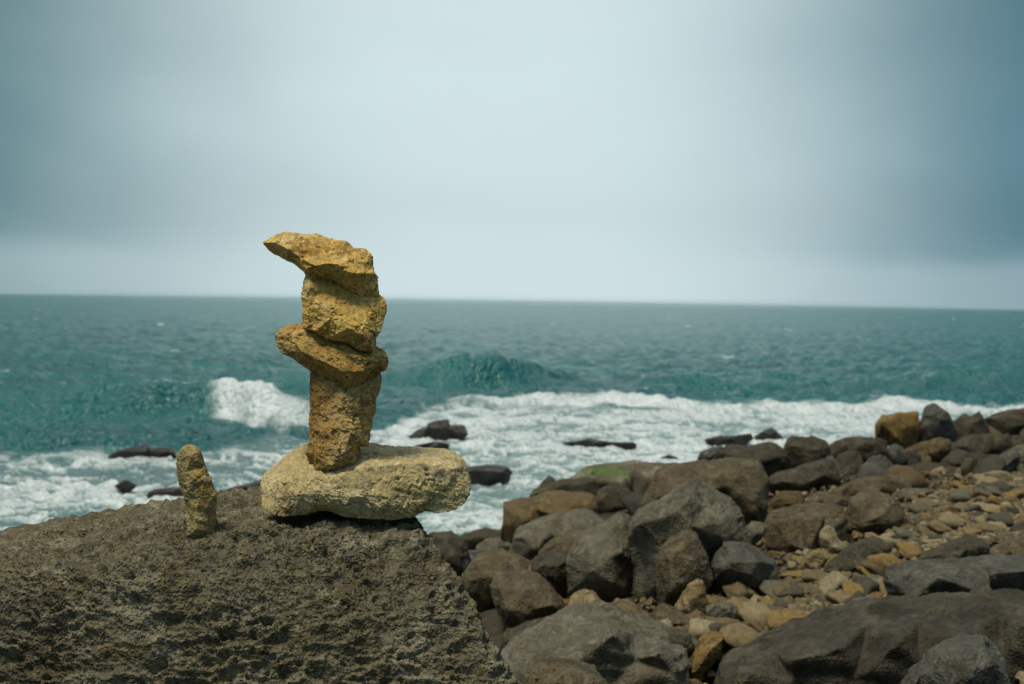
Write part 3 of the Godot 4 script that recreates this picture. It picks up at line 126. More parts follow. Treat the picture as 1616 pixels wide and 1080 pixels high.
	["shore_rock", "round-shouldered brown boulder standing at the edge of the pebble slope", "brown", Vector3(2.335, 1.917, -6.294), 0.394, 0, 6.2, 14, Vector3(0.103, 0, -0.277),
		[-0.24, 0.182, 0.131, -0.202, 0, 0.088, -0.118, 0.027, 0.096, 0.015, 0.081, 0.11, 0.086, 0.152, 0.128, 0.183, 0.172, 0.133, 0.208, 0.212, 0.127, 0.128, 0.276, 0.114, 0.08, 0.352, 0.097, 0.034, 0.378, 0.091, -0.064, 0.407, 0.084, -0.144, 0.398, 0.086, -0.205, 0.359, 0.095, -0.233, 0.282, 0.111, -0.197, 0.359, 0.21, -0.188, 0.249, 0.28, -0.04, 0.328, 0.241, 0.013, 0.258, 0.24, -0.093, 0.375, 0.168],
		[0, 1, 2, 5, 6, 7, 4, 5, 7, 12, 13, 14, 11, 12, 14, 2, 3, 15, 0, 2, 15, 13, 0, 15, 15, 14, 13, 7, 8, 16, 16, 8, 9, 4, 7, 17, 7, 16, 17, 3, 4, 17, 15, 3, 17, 17, 16, 15, 11, 14, 18, 18, 10, 11, 9, 10, 18, 18, 16, 9, 15, 16, 18, 18, 14, 15]],
	["shore_rock", "large brown boulder with an ochre left end, beside the round-shouldered boulder", "brown", Vector3(1.8, 1.858, -6.019), 0.431, 0, 5.9, 14, Vector3(0.092, 0, -0.309),
		[-0.272, 0.209, 0.148, -0.213, 0.084, 0.133, -0.118, 0, 0.11, 0.012, 0.033, 0.119, 0.079, 0.125, 0.141, 0.149, 0.175, 0.153, 0.215, 0.242, 0.141, 0.217, 0.385, 0.101, 0.163, 0.428, 0.088, 0.05, 0.437, 0.085, -0.084, 0.416, 0.09, -0.181, 0.39, 0.098, -0.25, 0.378, 0.101, -0.279, 0.316, 0.119, -0.195, 0.357, 0.224, -0.081, 0.385, 0.174, 0.058, 0.405, 0.185, 0.032, 0.32, 0.276, -0.159, 0.257, 0.303, -0.064, 0.22, 0.297],
		[10, 11, 14, 13, 0, 14, 12, 13, 14, 14, 11, 12, 10, 14, 15, 9, 10, 15, 8, 9, 16, 7, 8, 16, 16, 9, 15, 4, 5, 17, 17, 5, 6, 7, 16, 17, 17, 6, 7, 2, 3, 18, 1, 2, 18, 0, 1, 18, 18, 14, 0, 15, 14, 18, 18, 3, 4, 15, 18, 19, 16, 15, 19, 19, 4, 16]],
	["shore_rock", "pale cream oval stone standing upright against the large brown boulder", "cream", Vector3(1.75, 2.072, -5.374), 0.167, 0, 5.35, 10, Vector3(0.042, 0, -0.13),
		[-0.076, 0.202, 0.05, -0.081, 0.149, 0.059, -0.053, 0.064, 0.062, -0.007, 0, 0.05, 0.037, 0.055, 0.06, 0.055, 0.125, 0.064, 0.021, 0.161, 0.057, -0.001, 0.217, 0.047, -0.024, 0.236, 0.043, -0.052, 0.226, 0.045, -0.048, 0.19, 0.111, -0.025, 0.127, 0.131],
		[7, 8, 9, 10, 0, 1, 10, 6, 7, 9, 0, 10, 10, 7, 9, 3, 4, 11, 11, 2, 3, 11, 6, 10, 1, 2, 11, 11, 10, 1, 5, 6, 11, 11, 4, 5]],
	["shore_rock", "tan stone leaning left below the pale cream oval stone", "tan", Vector3(1.611, 2.053, -5.216), 0.152, 0, 5.2, 7, Vector3(0.037, 0, -0.121),
		[-0.03, 0, 0.046, 0.04, 0.039, 0.055, 0.056, 0.114, 0.052, 0.035, 0.161, 0.039, -0.019, 0.154, 0.041, -0.074, 0.112, 0.052, -0.109, 0.036, 0.055, -0.039, 0.123, 0.091, -0.028, 0.086, 0.111],
		[5, 6, 0, 2, 3, 4, 4, 5, 2, 0, 1, 8, 2, 7, 8, 8, 1, 2, 5, 0, 8, 8, 7, 5]],
	["shore_rock", "dark wedge-shaped slab right of the pale cream oval stone", "dark", Vector3(1.825, 2.077, -5.11), 0.272, 0, 5.05, 9, Vector3(0.071, 0, -0.198),
		[-0.114, 0, 0.069, 0.02, 0.013, 0.073, 0.087, 0.117, 0.096, 0.147, 0.179, 0.079, 0.127, 0.215, 0.068, 0.044, 0.223, 0.065, -0.056, 0.194, 0.073, -0.156, 0.138, 0.089, -0.243, 0.041, 0.084, -0.119, 0.134, 0.122, 0.005, 0.183, 0.13, -0.058, 0.13, 0.178, -0.146, 0.092, 0.158],
		[6, 7, 9, 2, 3, 4, 5, 6, 10, 4, 5, 10, 10, 2, 4, 0, 1, 11, 2, 10, 11, 11, 1, 2, 6, 9, 11, 11, 10, 6, 9, 7, 12, 8, 0, 12, 12, 7, 8, 11, 9, 12, 12, 0, 11]],
	["shore_rock", "square ochre-yellow block on the skyline of the shore, far right", "ochre", Vector3(4.714, 1.714, -12.106), 0.489, 0, 12, 9, Vector3(0.131, 0, -0.338),
		[-0.318, 0.152, 0.137, -0.158, 0.106, 0.122, -0.005, 0, 0.088, 0.163, 0.015, 0.092, 0.228, 0.3, 0.139, 0.203, 0.511, 0.109, -0.012, 0.5, 0.11, -0.242, 0.466, 0.115, -0.321, 0.352, 0.131, -0.287, 0.404, 0.242, -0.118, 0.439, 0.254, -0.052, 0.35, 0.264, 0.123, 0.363, 0.168, -0.135, 0.238, 0.293, -0.055, 0.16, 0.269],
		[7, 8, 9, 0, 1, 9, 9, 8, 0, 7, 9, 10, 10, 6, 7, 6, 10, 11, 4, 5, 12, 3, 4, 12, 6, 11, 12, 12, 5, 6, 9, 1, 13, 10, 9, 13, 13, 11, 10, 2, 3, 14, 1, 2, 14, 14, 13, 1, 11, 13, 14, 12, 11, 14, 14, 3, 12]],
	["shore_rock", "tall dark round-topped boulder on the skyline, right of the square ochre block", "bluegrey", Vector3(5.217, 1.675, -12.257), 0.558, 0, 12.1, 11, Vector3(0.161, 0, -0.378),
		[-0.216, 0, 0.129, 0.091, 0.029, 0.135, 0.22, 0.224, 0.183, 0.166, 0.423, 0.169, 0.11, 0.543, 0.148, 0.013, 0.633, 0.131, -0.078, 0.655, 0.127, -0.174, 0.592, 0.138, -0.202, 0.478, 0.159, -0.285, 0.324, 0.185, -0.316, 0.059, 0.145, -0.142, 0.555, 0.285, -0.092, 0.427, 0.358, -0.224, 0.332, 0.353],
		[9, 10, 0, 4, 5, 11, 7, 8, 11, 6, 7, 11, 11, 5, 6, 2, 3, 12, 12, 1, 2, 4, 11, 12, 12, 3, 4, 12, 11, 8, 9, 0, 13, 8, 9, 13, 13, 12, 8, 1, 12, 13, 13, 0, 1]],
	["shore_rock", "jagged dark rock just right of the tall round-topped boulder on the skyline", "dark", Vector3(6.001, 1.636, -12.934), 0.476, 0, 12.8, 8, Vector3(0.149, 0, -0.321),
		[-0.27, 0.073, 0.141, -0.063, 0, 0.121, 0.182, 0.182, 0.164, 0.138, 0.45, 0.117, 0.055, 0.528, 0.096, -0.074, 0.446, 0.117, -0.153, 0.485, 0.107, -0.309, 0.379, 0.133, -0.168, 0.394, 0.237, -0.006, 0.396, 0.237, -0.149, 0.255, 0.294],
		[6, 7, 8, 8, 5, 6, 2, 3, 9, 5, 8, 9, 4, 5, 9, 9, 3, 4, 9, 8, 10, 0, 1, 10, 7, 0, 10, 10, 8, 7, 2, 9, 10, 10, 1, 2]],
	["shore_rock", "long dark rock on the skyline at the right edge", "dark", Vector3(7.205, 1.571, -14.18), 0.674, 0, 14, 6, Vector3(0.222, 0, -0.439),
		[-0.476, 0.037, 0.153, -0.072, 0, 0.136, 0.419, 0.22, 0.215, 0.267, 0.544, 0.141, -0.186, 0.476, 0.157, -0.553, 0.365, 0.184, -0.257, 0.367, 0.306, 0.098, 0.372, 0.306, -0.241, 0.233, 0.375],
		[5, 0, 6, 6, 4, 5, 1, 2, 7, 2, 3, 7, 4, 6, 7, 7, 3, 4, 0, 1, 8, 6, 0, 8, 7, 6, 8, 8, 1, 7]],
	["shore_rock", "ochre-brown rock with a smooth face below the tall round-topped boulder", "ochrebrown", Vector3(4.151, 1.842, -9.907), 0.404, 0, 9.8, 10, Vector3(0.117, 0, -0.279),
		[-0.296, 0.138, 0.142, -0.226, 0, 0.1, -0.041, 0.023, 0.107, 0.11, 0.105, 0.131, 0.196, 0.222, 0.128, 0.181, 0.33, 0.097, 0.084, 0.365, 0.086, -0.012, 0.346, 0.092, -0.175, 0.276, 0.111, -0.331, 0.202, 0.131, -0.137, 0.278, 0.202, 0.02, 0.286, 0.241, -0.134, 0.179, 0.249],
		[8, 9, 0, 7, 8, 10, 6, 7, 11, 11, 7, 10, 11, 3, 4, 5, 6, 11, 11, 4, 5, 1, 2, 12, 12, 10, 8, 0, 1, 12, 12, 8, 0, 11, 10, 12, 3, 11, 12, 12, 2, 3]],
	["shore_rock", "wide dark rock under the skyline rocks at the far right", "dark", Vector3(5.083, 1.821, -10.712), 0.443, 0, 10.6, 9, Vector3(0.138, 0, -0.291),
		[-0.381, 0.085, 0.136, -0.227, 0, 0.099, 0.044, 0.004, 0.099, 0.236, 0.116, 0.144, 0.323, 0.244, 0.125, 0.237, 0.321, 0.102, -0.035, 0.317, 0.102, -0.241, 0.288, 0.11, -0.412, 0.193, 0.136, -0.251, 0.207, 0.213, 0.011, 0.226, 0.224, -0.135, 0.135, 0.257],
		[3, 4, 5, 6, 7, 9, 9, 7, 8, 0, 1, 9, 9, 8, 0, 5, 6, 10, 3, 5, 10, 10, 2, 3, 2, 10, 11, 1, 2, 11, 11, 9, 1, 6, 9, 11, 11, 10, 6]],
	["shore_rock", "very dark lumpy rock at the right edge under the skyline", "dark", Vector3(5.389, 1.915, -10.303), 0.344, 0, 10.2, 6, Vector3(0.121, 0, -0.231),
		[-0.201, 0, 0.103, 0.125, 0.005, 0.103, 0.18, 0.209, 0.111, 0.063, 0.295, 0.079, -0.169, 0.266, 0.088, -0.291, 0.189, 0.115, -0.131, 0.192, 0.21],
		[0, 1, 6, 5, 0, 6, 6, 4, 5, 6, 1, 2, 3, 4, 6, 6, 2, 3]],
	["shore_rock", "rounded dark rock below the smooth ochre-brown rock", "dark", Vector3(4.087, 1.937, -9.073), 0.295, 0, 9, 7, Vector3(0.093, 0, -0.207),
		[-0.072, 0, 0.081, 0.098, 0.094, 0.107, 0.152, 0.194, 0.083, 0.063, 0.258, 0.059, -0.083, 0.239, 0.065, -0.196, 0.161, 0.093, -0.236, 0.016, 0.087, -0.098, 0.186, 0.168, -0.048, 0.133, 0.187],
		[5, 6, 0, 5, 0, 7, 7, 4, 5, 3, 4, 7, 0, 1, 8, 7, 0, 8, 3, 7, 8, 2, 3, 8, 8, 1, 2]],
	["shore_rock", "grey round boulder below the wide dark rock at the far right", "grey", Vector3(3.918, 1.894, -8.555), 0.23, 0, 8.5, 6, Vector3(0.075, 0, -0.165),
		[-0.084, 0, 0.076, 0.039, 0.07, 0.089, 0.084, 0.204, 0.063, 0.021, 0.26, 0.042, -0.093, 0.217, 0.058, -0.16, 0.1, 0.094, -0.071, 0.19, 0.154],
		[1, 2, 6, 0, 1, 6, 5, 0, 6, 6, 4, 5, 3, 4, 6, 6, 2, 3]],
	["shore_rock", "long dark grey rock slanting up to the right near the right edge", "bluegrey", Vector3(4.076, 1.905, -8.295), 0.402, 0, 8.2, 8, Vector3(0.133, 0, -0.271),
		[-0.196, 0, 0.087, -0.068, 0.119, 0.121, 0.096, 0.286, 0.118, 0.155, 0.405, 0.097, 0.093, 0.424, 0.093, -0.015, 0.366, 0.103, -0.205, 0.22, 0.129, -0.291, 0.066, 0.107, -0.165, 0.26, 0.206, -0.007, 0.36, 0.192, -0.127, 0.23, 0.236],
		[6, 7, 0, 6, 0, 1, 5, 6, 8, 6, 1, 8, 4, 5, 9, 3, 4, 9, 9, 2, 3, 8, 1, 10, 1, 2, 10, 10, 2, 9, 5, 8, 10, 10, 9, 5]],
	["shore_rock", "pale-topped rock touching the right edge beyond the slanting dark rock", "grey", Vector3(4.683, 2.002, -8.983), 0.296, 0, 8.9, 6, Vector3(0.105, 0, -0.201),
		[-0.098, 0, 0.088, 0.122, 0.048, 0.101, 0.133, 0.26, 0.068, -0.007, 0.274, 0.061, -0.152, 0.255, 0.068, -0.246, 0.199, 0.088, -0.14, 0.189, 0.16, -0.033, 0.182, 0.173],
		[5, 0, 6, 4, 5, 6, 6, 3, 4, 3, 6, 7, 0, 1, 7, 7, 6, 0, 2, 3, 7, 7, 1, 2]],
	["shore_rock", "dark rock at the right edge above the pebble slope", "dark", Vector3(4.193, 1.964, -8.066), 0.288, 0, 8, 6, Vector3(0.102, 0, -0.197),
		[-0.118, 0, 0.075, 0.152, 0.062, 0.094, 0.165, 0.238, 0.058, -0.014, 0.235, 0.058, -0.174, 0.194, 0.073, -0.263, 0.096, 0.106, -0.142, 0.17, 0.163, -0.014, 0.161, 0.161],
		[3, 4, 6, 5, 0, 6, 6, 4, 5, 3, 6, 7, 2, 3, 7, 7, 1, 2, 0, 1, 7, 7, 6, 0]],
	["shore_rock", "dark stone with a pale top right of the upright grey rock", "dark", Vector3(3.557, 1.89, -8.754), 0.222, 0, 8.7, 7, Vector3(0.066, 0, -0.162),
		[-0.107, 0, 0.076, 0.032, 0.002, 0.076, 0.101, 0.105, 0.092, 0.065, 0.184, 0.065, -0.01, 0.204, 0.057, -0.107, 0.181, 0.065, -0.174, 0.128, 0.084, -0.062, 0.16, 0.133],
		[1, 2, 7, 0, 1, 7, 6, 0, 7, 7, 5, 6, 7, 2, 3, 4, 5, 7, 7, 3, 4]],
	["shore_rock", "pale yellow stone wedged among dark rocks above the pebble slope", "cream", Vector3(3.616, 2.002, -8.419), 0.142, 0, 8.4, 6, Vector3(0.047, 0, -0.11),
		[-0.07, 0, 0.05, 0.011, 0.035, 0.059, 0.068, 0.106, 0.047, 0.018, 0.135, 0.036, -0.048, 0.124, 0.04, -0.108, 0.062, 0.062, -0.036, 0.101, 0.09],
		[3, 4, 6, 2, 3, 6, 6, 1, 2, 0, 1, 6, 5, 0, 6, 6, 4, 5]],
	["shore_rock", "brown rock under the pale yellow wedged stone", "brown", Vector3(3.56, 1.888, -8.159), 0.268, 0, 8.1, 7, Vector3(0.083, 0, -0.19),
		[-0.186, 0.031, 0.085, -0.005, 0, 0.074, 0.167, 0.061, 0.093, 0.119, 0.171, 0.075, -0.004, 0.213, 0.059, -0.152, 0.191, 0.066, -0.223, 0.117, 0.093, -0.095, 0.166, 0.152, 0.007, 0.128, 0.158],
		[0, 1, 7, 7, 4, 5, 6, 0, 7, 7, 5, 6, 7, 1, 8, 2, 3, 8, 8, 1, 2, 4, 7, 8, 8, 3, 4]],
	["shore_rock", "flat grey stone at the top of the pebble slope", "grey", Vector3(2.991, 2.038, -7.338), 0.197, 0, 7.3, 6, Vector3(0.051, 0, -0.125),
		[-0.163, 0, 0.06, 0.021, 0.018, 0.066, 0.178, 0.078, 0.065, 0.122, 0.115, 0.041, -0.088, 0.116, 0.038, -0.203, 0.076, 0.063, -0.044, 0.092, 0.105],
		[4, 5, 0, 1, 2, 3, 3, 4, 6, 1, 3, 6, 0, 1, 6, 6, 4, 0]],
	["shore_rock", "dark slab lying on the pebble slope above the long grey beam-like rock", "dark", Vector3(2.337, 2.099, -5.159), 0.277, 0, 5.1, 9, Vector3(0.088, 0, -0.195),
		[-0.151, 0, 0.067, -0.022, 0.013, 0.071, 0.102, 0.081, 0.095, 0.141, 0.148, 0.085, 0.114, 0.2, 0.069, 0.04, 0.208, 0.067, -0.062, 0.175, 0.076, -0.23, 0.111, 0.094, -0.292, 0.02, 0.075, -0.145, 0.133, 0.121, 0, 0.175, 0.121, -0.101, 0.114, 0.171, 0.033, 0.145, 0.156],
		[7, 8, 0, 6, 7, 9, 7, 0, 9, 10, 5, 6, 6, 9, 11, 0, 1, 11, 11, 9, 0, 10, 6, 11, 11, 1, 10, 2, 3, 12, 1, 2, 12, 12, 10, 1, 12, 3, 4, 5, 10, 12, 12, 4, 5]],
	["shore_rock", "flat brown block at the right edge above the long grey beam-like rock", "brown", Vector3(2.598, 2.176, -5.043), 0.217, 0, 5, 7, Vector3(0.079, 0, -0.153),
		[-0.164, 0.03, 0.067, -0.075, 0, 0.057, 0.079, 0.034, 0.067, 0.146, 0.142, 0.055, 0.04, 0.172, 0.041, -0.077, 0.144, 0.052, -0.177, 0.096, 0.071, -0.087, 0.122, 0.105, 0.005, 0.128, 0.111, -0.085, 0.088, 0.137],
		[4, 5, 7, 7, 5, 6, 0, 1, 7, 7, 6, 0, 4, 7, 8, 3, 4, 8, 8, 2, 3, 8, 7, 9, 7, 1, 9, 2, 8, 9, 9, 1, 2]],
	["shore_rock", "small blue-white angular stone on the pebble slope at right", "pale", Vector3(2.841, 2.123, -5.806), 0.114, 0, 5.8, 6, Vector3(0.044, 0, -0.089),
		[-0.056, 0, 0.039, 0.029, 0.001, 0.039, 0.062, 0.067, 0.043, 0.018, 0.094, 0.032, -0.067, 0.093, 0.032, -0.097, 0.065, 0.043, -0.043, 0.068, 0.084],
		[1, 2, 3, 3, 4, 6, 1, 3, 6, 6, 0, 1, 5, 0, 6, 6, 4, 5]],
	["shore_rock", "dark stone beside the small blue-white angular stone", "dark", Vector3(2.993, 2.114, -5.776), 0.163, 0, 5.75, 6, Vector3(0.062, 0, -0.119),
		[-0.063, 0, 0.051, 0.076, 0.05, 0.064, 0.085, 0.137, 0.041, -0.017, 0.143, 0.038, -0.095, 0.111, 0.05, -0.137, 0.046, 0.064, -0.066, 0.099, 0.109],
		[4, 5, 0, 0, 1, 6, 2, 3, 6, 6, 1, 2, 4, 0, 6, 6, 3, 4]],
	["shore_rock", "long dark grey beam-like rock lying across the right side", "bluegrey", Vector3(2.096, 2.044, -4.605), 0.445, 1, 4.5, 12, Vector3(0.126, 0, -0.278),
		[-0.392, 0.18, 0.129, -0.37, 0.078, 0.124, -0.301, 0.019, 0.099, -0.127, 0.022, 0.099, 0.111, 0, 0.088, 0.331, 0.054, 0.109, 0.388, 0.187, 0.13, 0.359, 0.305, 0.095, 0.097, 0.285, 0.1, -0.079, 0.266, 0.105, -0.253, 0.258, 0.107, -0.381, 0.24, 0.112, -0.38, 0.224, 0.201, -0.175, 0.246, 0.196, 0.053, 0.266, 0.192, 0.225, 0.282, 0.189, -0.293, 0.158, 0.215, 0.047, 0.177, 0.212],
		[11, 0, 12, 12, 10, 11, 12, 0, 1, 9, 10, 13, 6, 7, 15, 15, 5, 6, 4, 5, 15, 15, 14, 4, 8, 14, 15, 15, 7, 8, 13, 10, 16, 16, 10, 12, 1, 2, 16, 16, 12, 1, 3, 13, 16, 16, 2, 3, 8, 9, 17, 3, 4, 17, 13, 3, 17, 17, 9, 13]],
	["shore_rock", "dark triangular rock in front of the long grey beam-like rock", "dark", Vector3(1.993, 2.117, -4.192), 0.243, 0, 4.15, 8, Vector3(0.082, 0, -0.172),
		[-0.143, 0, 0.055, 0.03, 0.003, 0.055, 0.11, 0.08, 0.078, 0.068, 0.169, 0.066, 0.03, 0.219, 0.053, -0.032, 0.18, 0.063, -0.115, 0.136, 0.074, -0.206, 0.044, 0.069, -0.077, 0.161, 0.134, -0.011, 0.175, 0.132, -0.102, 0.109, 0.164],
		[6, 7, 0, 8, 5, 6, 2, 3, 9, 9, 1, 2, 5, 8, 9, 4, 5, 9, 9, 3, 4, 0, 1, 10, 6, 0, 10, 10, 8, 6, 9, 8, 10, 10, 1, 9]],
	["shore_rock", "ochre stone left of the dark triangular rock", "ochre", Vector3(1.777, 2.106, -4.222), 0.174, 0, 4.2, 7, Vector3(0.055, 0, -0.131),
		[-0.057, 0, 0.047, 0.054, 0.051, 0.06, 0.065, 0.121, 0.049, 0.037, 0.158, 0.036, -0.012, 0.132, 0.045, -0.091, 0.094, 0.057, -0.157, 0.016, 0.052, -0.066, 0.101, 0.095, -0.003, 0.12, 0.102, -0.046, 0.075, 0.112],
		[5, 6, 0, 4, 5, 7, 5, 0, 7, 1, 2, 8, 3, 4, 8, 8, 2, 3, 8, 4, 7, 7, 0, 9, 0, 1, 9, 8, 7, 9, 9, 1, 8]],
	["shore_rock", "very long dark ledge across the bottom right corner", "darkledge", Vector3(1.446, 1.954, -3.807), 0.728, 1, 3.6, 13, Vector3(0.167, 0, -0.444),
		[-0.718, 0.008, 0.301, -0.311, 0, 0.308, 0.141, 0.007, 0.308, 0.58, 0.041, 0.291, 0.678, 0.388, 0.008, 0.454, 0.374, 0.016, 0.303, 0.359, 0.028, 0.13, 0.346, 0.037, -0.068, 0.334, 0.046, -0.268, 0.302, 0.071, -0.446, 0.253, 0.112, -0.597, 0.205, 0.151, -0.685, 0.163, 0.183, -0.587, 0.235, 0.306, -0.443, 0.303, 0.349, -0.265, 0.351, 0.348, -0.06, 0.372, 0.335, 0.169, 0.396, 0.322, 0.377, 0.416, 0.31, -0.432, 0.213, 0.32, -0.213, 0.234, 0.337, 0.019, 0.252, 0.315, 0.317, 0.275, 0.303],
		[13, 12, 0, 11, 12, 13, 13, 10, 11, 9, 10, 14, 8, 9, 15, 15, 9, 14, 16, 7, 8, 5, 6, 17, 17, 6, 7, 3, 4, 18, 4, 5, 18, 0, 1, 19, 19, 13, 0, 10, 13, 19, 19, 14, 10, 15, 14, 19, 20, 1, 2, 8, 15, 20, 20, 16, 8, 19, 1, 20, 20, 15, 19, 16, 20, 21, 20, 2, 21, 7, 16, 21, 21, 17, 7, 2, 3, 22, 3, 18, 22, 5, 17, 22, 22, 18, 5, 21, 2, 22, 22, 17, 21]],
	["shore_rock", "blue-black broken rock low in the bottom right corner", "bluegrey", Vector3(1.465, 2.164, -3.17), 0.295, 0, 3.1, 10, Vector3(0.095, 0, -0.206),
		[-0.201, 0, 0.074, 0.06, 0.004, 0.073, 0.126, 0.09, 0.096, 0.096, 0.198, 0.086, 0.089, 0.243, 0.072, 0.037, 0.281, 0.061, -0.044, 0.268, 0.064, -0.117, 0.238, 0.073, -0.171, 0.19, 0.087, -0.245, 0.129, 0.104, -0.134, 0.214, 0.14, -0.064, 0.26, 0.154, 0.002, 0.243, 0.159, -0.101, 0.178, 0.198],
		[1, 2, 3, 8, 9, 0, 7, 8, 10, 5, 6, 11, 7, 10, 11, 11, 6, 7, 3, 4, 12, 5, 11, 12, 12, 4, 5, 1, 3, 12, 0, 1, 13, 8, 0, 13, 13, 10, 8, 11, 10, 13, 12, 11, 13, 13, 1, 12]],
	["shore_rock", "yellow-ochre slanting stone between the layered slab and the long bottom ledge", "ochre", Vector3(0.774, 1.949, -3.886), 0.182, 0, 3.85, 8, Vector3(0.029, 0, -0.144),
		[-0.081, 0, 0.066, -0.037, 0.001, 0.066, -0.007, 0.121, 0.078, 0.05, 0.183, 0.061, 0.069, 0.245, 0.042, 0.018, 0.251, 0.04, -0.033, 0.212, 0.052, -0.076, 0.113, 0.08, 0, 0.224, 0.108, -0.046, 0.157, 0.129],
		[1, 2, 7, 0, 1, 7, 5, 6, 8, 4, 5, 8, 8, 3, 4, 2, 3, 8, 6, 7, 9, 7, 2, 9, 8, 6, 9, 9, 2, 8]],
	["shore_rock", "small yellow-tan stone below the tan wedge-shaped stone", "ochre", Vector3(0.809, 2.053, -4.201), 0.094, 0, 4.2, 6, Vector3(0.016, 0, -0.085),
		[-0.033, 0, 0.041, 0.012, 0.026, 0.045, 0.031, 0.081, 0.037, 0.022, 0.117, 0.024, -0.019, 0.102, 0.029, -0.056, 0.047, 0.048, -0.013, 0.086, 0.073],
		[1, 2, 6, 3, 4, 6, 6, 2, 3, 6, 4, 5, 0, 1, 6, 6, 5, 0]],
	["shore_rock", "small grey stone tucked behind the right foot of the large ridged grey boulder", "grey", Vector3(1.417, 2.104, -5.718), 0.127, 0, 5.7, 5, Vector3(0.026, 0, -0.106),
		[-0.038, 0, 0.05, 0.039, 0.066, 0.058, 0.051, 0.134, 0.034, -0.026, 0.14, 0.032, -0.084, 0.084, 0.052, -0.021, 0.109, 0.092],
		[0, 1, 5, 2, 3, 5, 5, 1, 2, 4, 0, 5, 5, 3, 4]],
	["shore_rock", "dark blue wet rock at the surf line, half hidden by the long rugged rock", "wet", Vector3(2.445, 1.512, -12.082), 0.307, 0, 12, 7, Vector3(0.047, 0, -0.231),
		[-0.152, 0, 0.102, 0.044, 0.04, 0.114, 0.196, 0.195, 0.107, 0.123, 0.267, 0.08, 0.007, 0.243, 0.088, -0.149, 0.189, 0.107, -0.219, 0.084, 0.128, -0.036, 0.182, 0.196],
		[0, 5, 6, 4, 5, 7, 3, 4, 7, 2, 3, 7, 7, 1, 2, 0, 1, 7, 7, 5, 0]],
	["shore_rock", "lumpy ochre-flecked rock above the large brown boulder with the ochre end", "ochrebrown", Vector3(1.977, 1.96, -7.054), 0.231, 0, 7, 7, Vector3(0.049, 0, -0.175),
		[-0.067, 0, 0.073, 0.063, 0.045, 0.085, 0.116, 0.145, 0.078, 0.077, 0.211, 0.054, -0.044, 0.214, 0.052, -0.133, 0.154, 0.074, -0.17, 0.056, 0.088, -0.061, 0.167, 0.137, -0.001, 0.134, 0.146],
		[5, 6, 0, 5, 0, 7, 7, 4, 5, 3, 4, 7, 1, 2, 8, 0, 1, 8, 8, 7, 0, 3, 7, 8, 8, 2, 3]],
	["shore_rock", "low brown rock between the pointed dark rock and the round-shouldered boulder", "brown", Vector3(2.248, 2.007, -7.044), 0.217, 0, 7, 7, Vector3(0.052, 0, -0.164),
		[-0.174, 0.028, 0.074, -0.071, 0, 0.064, 0.104, 0.032, 0.074, 0.146, 0.104, 0.077, 0.062, 0.166, 0.054, -0.072, 0.164, 0.054, -0.185, 0.095, 0.079, -0.072, 0.125, 0.13, 0.03, 0.109, 0.131],
		[0, 1, 6, 4, 5, 7, 6, 1, 7, 7, 5, 6, 4, 7, 8, 3, 4, 8, 8, 2, 3, 1, 2, 8, 8, 7, 1]],
	["shore_rock", "narrow dark rock right of the two round-topped rocks", "bluegrey", Vector3(3.715, 1.917, -9.562), 0.226, 0, 9.5, 6, Vector3(0.065, 0, -0.166),
		[-0.111, 0.092, 0.097, -0.006, 0, 0.082, 0.077, 0.131, 0.094, 0.045, 0.229, 0.06, -0.047, 0.274, 0.043, -0.128, 0.203, 0.069, -0.057, 0.197, 0.138],
		[3, 4, 6, 2, 3, 6, 1, 2, 6, 6, 0, 1, 5, 0, 6, 6, 4, 5]],
	["shore_rock", "black stone in the shade below the right round-topped rock", "dark", Vector3(2.984, 1.892, -8.748), 0.204, 0, 8.7, 6, Vector3(0.053, 0, -0.154),
		[-0.097, 0, 0.073, 0.025, 0.002, 0.073, 0.087, 0.133, 0.078, 0.04, 0.216, 0.047, -0.062, 0.194, 0.055, -0.136, 0.119, 0.081, -0.042, 0.14, 0.132],
		[1, 2, 6, 3, 4, 6, 6, 2, 3, 0, 1, 6, 5, 0, 6, 6, 4, 5]],
	["shore_rock", "low mossy rock awash where the surf meets the shore at left", "mossy", Vector3(-0.311, 0.701, -11.077), 0.36, 0, 11, 7, Vector3(-0.007, 0, -0.255),
		[-0.167, 0, 0.124, 0.149, 0.028, 0.131, 0.317, 0.14, 0.131, 0.252, 0.212, 0.078, 0.039, 0.233, 0.059, -0.171, 0.187, 0.092, -0.301, 0.119, 0.14, 0.043, 0.178, 0.187, -0.13, 0.137, 0.206],
		[1, 2, 3, 0, 1, 7, 3, 4, 7, 7, 1, 3, 7, 4, 5, 0, 7, 8, 7, 5, 8, 6, 0, 8, 8, 5, 6]],
	["shore_rock", "grey wet rock in front of the low mossy rock at the surf edge", "grey", Vector3(-0.108, 1.094, -9.067), 0.302, 0, 9, 7, Vector3(-0.003, 0, -0.231),
		[-0.149, 0.034, 0.12, 0.064, 0, 0.109, 0.218, 0.12, 0.129, 0.177, 0.203, 0.09, 0.032, 0.231, 0.074, -0.112, 0.208, 0.085, -0.225, 0.124, 0.125, 0.006, 0.179, 0.192],
		[5, 6, 0, 4, 5, 7, 0, 1, 7, 7, 5, 0, 3, 4, 7, 1, 2, 3, 3, 7, 1]],
	["shore_rock", "small rock at the water's edge right of the foreground boulder's shoulder", "wet", Vector3(-0.292, 1.181, -8.436), 0.234, 0, 8.4, 6, Vector3(-0.006, 0, -0.184),
		[-0.096, 0, 0.086, 0.092, 0.038, 0.096, 0.171, 0.126, 0.088, 0.089, 0.183, 0.059, -0.073, 0.171, 0.064, -0.172, 0.092, 0.101, 0.012, 0.141, 0.151],
		[1, 2, 3, 4, 5, 0, 1, 3, 6, 3, 4, 6, 0, 1, 6, 6, 4, 0]],
